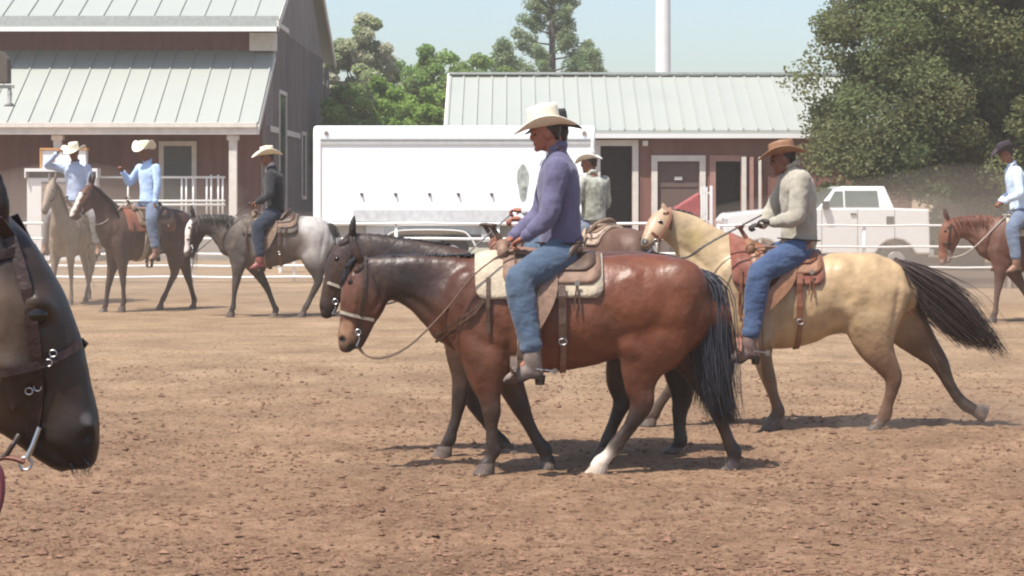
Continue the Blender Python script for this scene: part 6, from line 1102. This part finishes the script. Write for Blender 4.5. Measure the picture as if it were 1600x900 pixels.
h9, b9, bv9 = horse('black horse close to the camera cut off at the left edge', F9, ch9, BLKH, group='ridden horses in the arena', voxel=.010, ears=ears9, muscles=mus9, marks=[(P9(-14, 490, -.10), .085, 'c'), (P9(-20, 550, -.085), .075, 'c'), (P9(-50, 600, -.07), .06, 'c'), (P9(141, 652, -.05), .020, 'w'), (P9(146, 668, -.055), .014, 'k')], smooth=5,
    coat=mat('glossy black horse coat', attr=True, rough=.42, spec=.42, var=.35, scale=12, bump=.005, bscale=12), mane=[[P9(x, y, 0), P9(x + 10, y - 5, -.05), P9(x - 10, y + 60, -.1), P9(x - 20, y + 150, -.12)] for x, y in ((-40, 310), (-100, 280), (-200, 290), (-330, 350))], mane_n=160,
    tail=[[P9(-1840, 760, y), P9(-1900, 880, y), P9(-1910, 1100, y), P9(-1900, 1500, y)] for y in (-.03, .03)], tail_n=120, eyes=(P9(72, 490)[0], P9(72, 490)[2]), grooves=[F9.chain(g) for g in ([(0, 560, 0, 14, .008, ''), (40, 570, 0, 14, .008, ''), (70, 590, 0, 12, .005, '')], [(56, 470, 0, 10, .006, ''), (74, 464, 0, 10, .008, ''), (90, 476, 0, 9, .004, '')], [(60, 505, 0, 8, -.006, ''), (75, 508, 0, 8, -.006, ''), (90, 500, 0, 8, -.004, '')], [(148, 664, 0, 6, -.010, ''), (144, 678, 0, 6, -.012, ''), (135, 686, 0, 5, -.01, '')], [(78, 690, 0, 6, -.008, ''), (100, 706, 0, 6, -.010, ''), (118, 722, 0, 6, -.010, '')], [(40, 640, 0, 16, -.010, ''), (60, 610, 0, 16, -.010, ''), (96, 600, 0, 14, -.006, '')])])
# bridle with buckles, bit, curb strap and reins
br = bpy.data.objects.new('bridle', None); C.objects.link(br); br.parent = h9
BL9 = leather('dark oiled bridle leather', (.026, .012, .009), rough=.45); STL = mat('steel', (.45, .45, .45))
for sg in (-1, 1):
    mb = MB(); pts = [side(bv9, *P9(x, y)[::2], .004, sg) for x, y in ((10, 340), (24, 370), (42, 410), (56, 450), (65, 500), (70, 550), (72, 600), (66, 650), (60, 672))]; ribbon(mb, pts, .024, .006); mb.build('cheekpiece', BL9, br)
    mb = MB(); pts = [side(bv9, *P9(x, y)[::2], .004, sg) for x, y in ((124, 536), (116, 545), (96, 556), (70, 566), (30, 574), (-20, 580))]; ribbon(mb, pts, .018, .006); mb.build('noseband', BL9, br)
    mb = MB(); pts = [side(bv9, *P9(x, y)[::2], .004, sg) for x, y in ((44, 392), (30, 395), (10, 400), (-10, 420), (-30, 470))]; ribbon(mb, pts, .02, .006); mb.build('throatlatch', BL9, br)
    for bx, by in ((86, 562), (92, 548), (70, 598), (56, 603)):
        p = side(bv9, *P9(bx, by)[::2], .006, sg); mb = MB(); mb.tube([p + Vector((.008 * math.cos(a), 0, .007 * math.sin(a))) for a in [i * math.pi / 6 for i in range(13)]], .0016, 6); mb.build('buckle', STL, br)
    y_ = sg * .062
    mb = MB(); mb.tube([P9(62, 668, y_), P9(50, 700, y_ * 1.1), P9(42, 716, y_ * 1.1)], .006, 8); mb.tube([Vector(P9(40, 724, y_)) + Vector((.013 * math.cos(a), 0, .013 * math.sin(a))) for a in [i * math.pi / 8 for i in range(17)]], .003, 6); mb.build('bit', STL, br)
    mb = MB(); mb.tube(crom([P9(30, 680, y_ * .8), P9(20, 695, y_), P9(8, 712, y_), P9(-14, 722, y_)], 4), .006, 6); mb.build('curb_strap', DK, br)
    mb = MB(); mb.tube(crom([P9(38, 722, y_), P9(20, 716, y_), P9(0, 716, y_), P9(-40, 730, y_)], 4), .006, 6); mb.build('rein', leather('red brown rein', (.16, .05, .03)), br)
mb = MB(); mb.tube(crom([P9(-14, 716, -.07), P9(2, 740, -.075), P9(0, 790, -.08), P9(-30, 860, -.09)], 5), .006, 6); mb.build('rein', mat('red and purple cord', (.10, .02, .03), rough=.6), br)

strands('whisker', hair_mat('hair 0.010 0.010 0.010', (.01, .01, .01)), h9, [[P9(x, y, yy), P9(x + 8, y + 14, yy * 1.2), P9(x + 10, y + 26, yy * 1.3)] for x, y, yy in ((100, 722, -.03), (124, 724, -.03), (138, 710, -.03), (120, 724, .02))], 26, .004, r0=.0006, r1=.0003, jit=.008, seed=31)
# ------------------------------------------------------------ dusty air
def volume(name, mb, dens, col=(.80, .72, .62), aniso=.2, smooth=False):
    m = bpy.data.materials.new(name + ' air'); m.use_nodes = True; t = m.node_tree; t.nodes.remove(t.nodes['Principled BSDF']); v = t.nodes.new('ShaderNodeVolumePrincipled')
    v.inputs['Density'].default_value = dens; v.inputs['Color'].default_value = (*col, 1); v.inputs['Anisotropy'].default_value = aniso
    t.links.new(v.outputs[0], t.nodes['Material Output'].inputs['Volume']); o = mb.build(name, m); o['kind'] = 'stuff'; return o
HAZE = .0012
mb = MB(); mb.box(-60, 60, -8, 130, -1.2, 24); volume('haze', mb, HAZE, (.86, .84, .80))

def dust(x, y, z, rx, ry, rz_, dens):
    b = bmesh.new(); bmesh.ops.create_icosphere(b, subdivisions=4, radius=1); mb = MB()
    v = [Vector((x + p.co.x * rx, y + p.co.y * ry, z + p.co.z * rz_)) + Vector((rx, ry, rz_)) * .3 * noise.noise(p.co * 1.7 + Vector((x, 0, 0))) for p in b.verts]
    mb.add(v, [tuple(q.index for q in f.verts) for f in b.faces]); b.free(); volume('dust_cloud', mb, dens, (.80, .68, .56))
dust(X(1330, 36), 36, .8, 4.0, 2.5, 1.2, .05)
dust(X(330, 39.5), 39.5, .6, 5.2, 2.2, 1.25, .045)
dust(X(110, 36), 36, .9, 3.2, 6, 1.5, .035)
for a_ in ((X(1548, 17.2), 17.3, .10, .55, .3, .16, .25), (X(1375, 17.2), 17.1, .06, .35, .3, .12, .22), (X(815, 14.8), 14.8, .07, .4, .25, .13, .22), (X(470, 33), 33, .15, 1.8, 1, .3, .10)): dust(*a_)
dust(X(1560, 37), 37, .9, 4.8, 3.5, 1.5, .040)
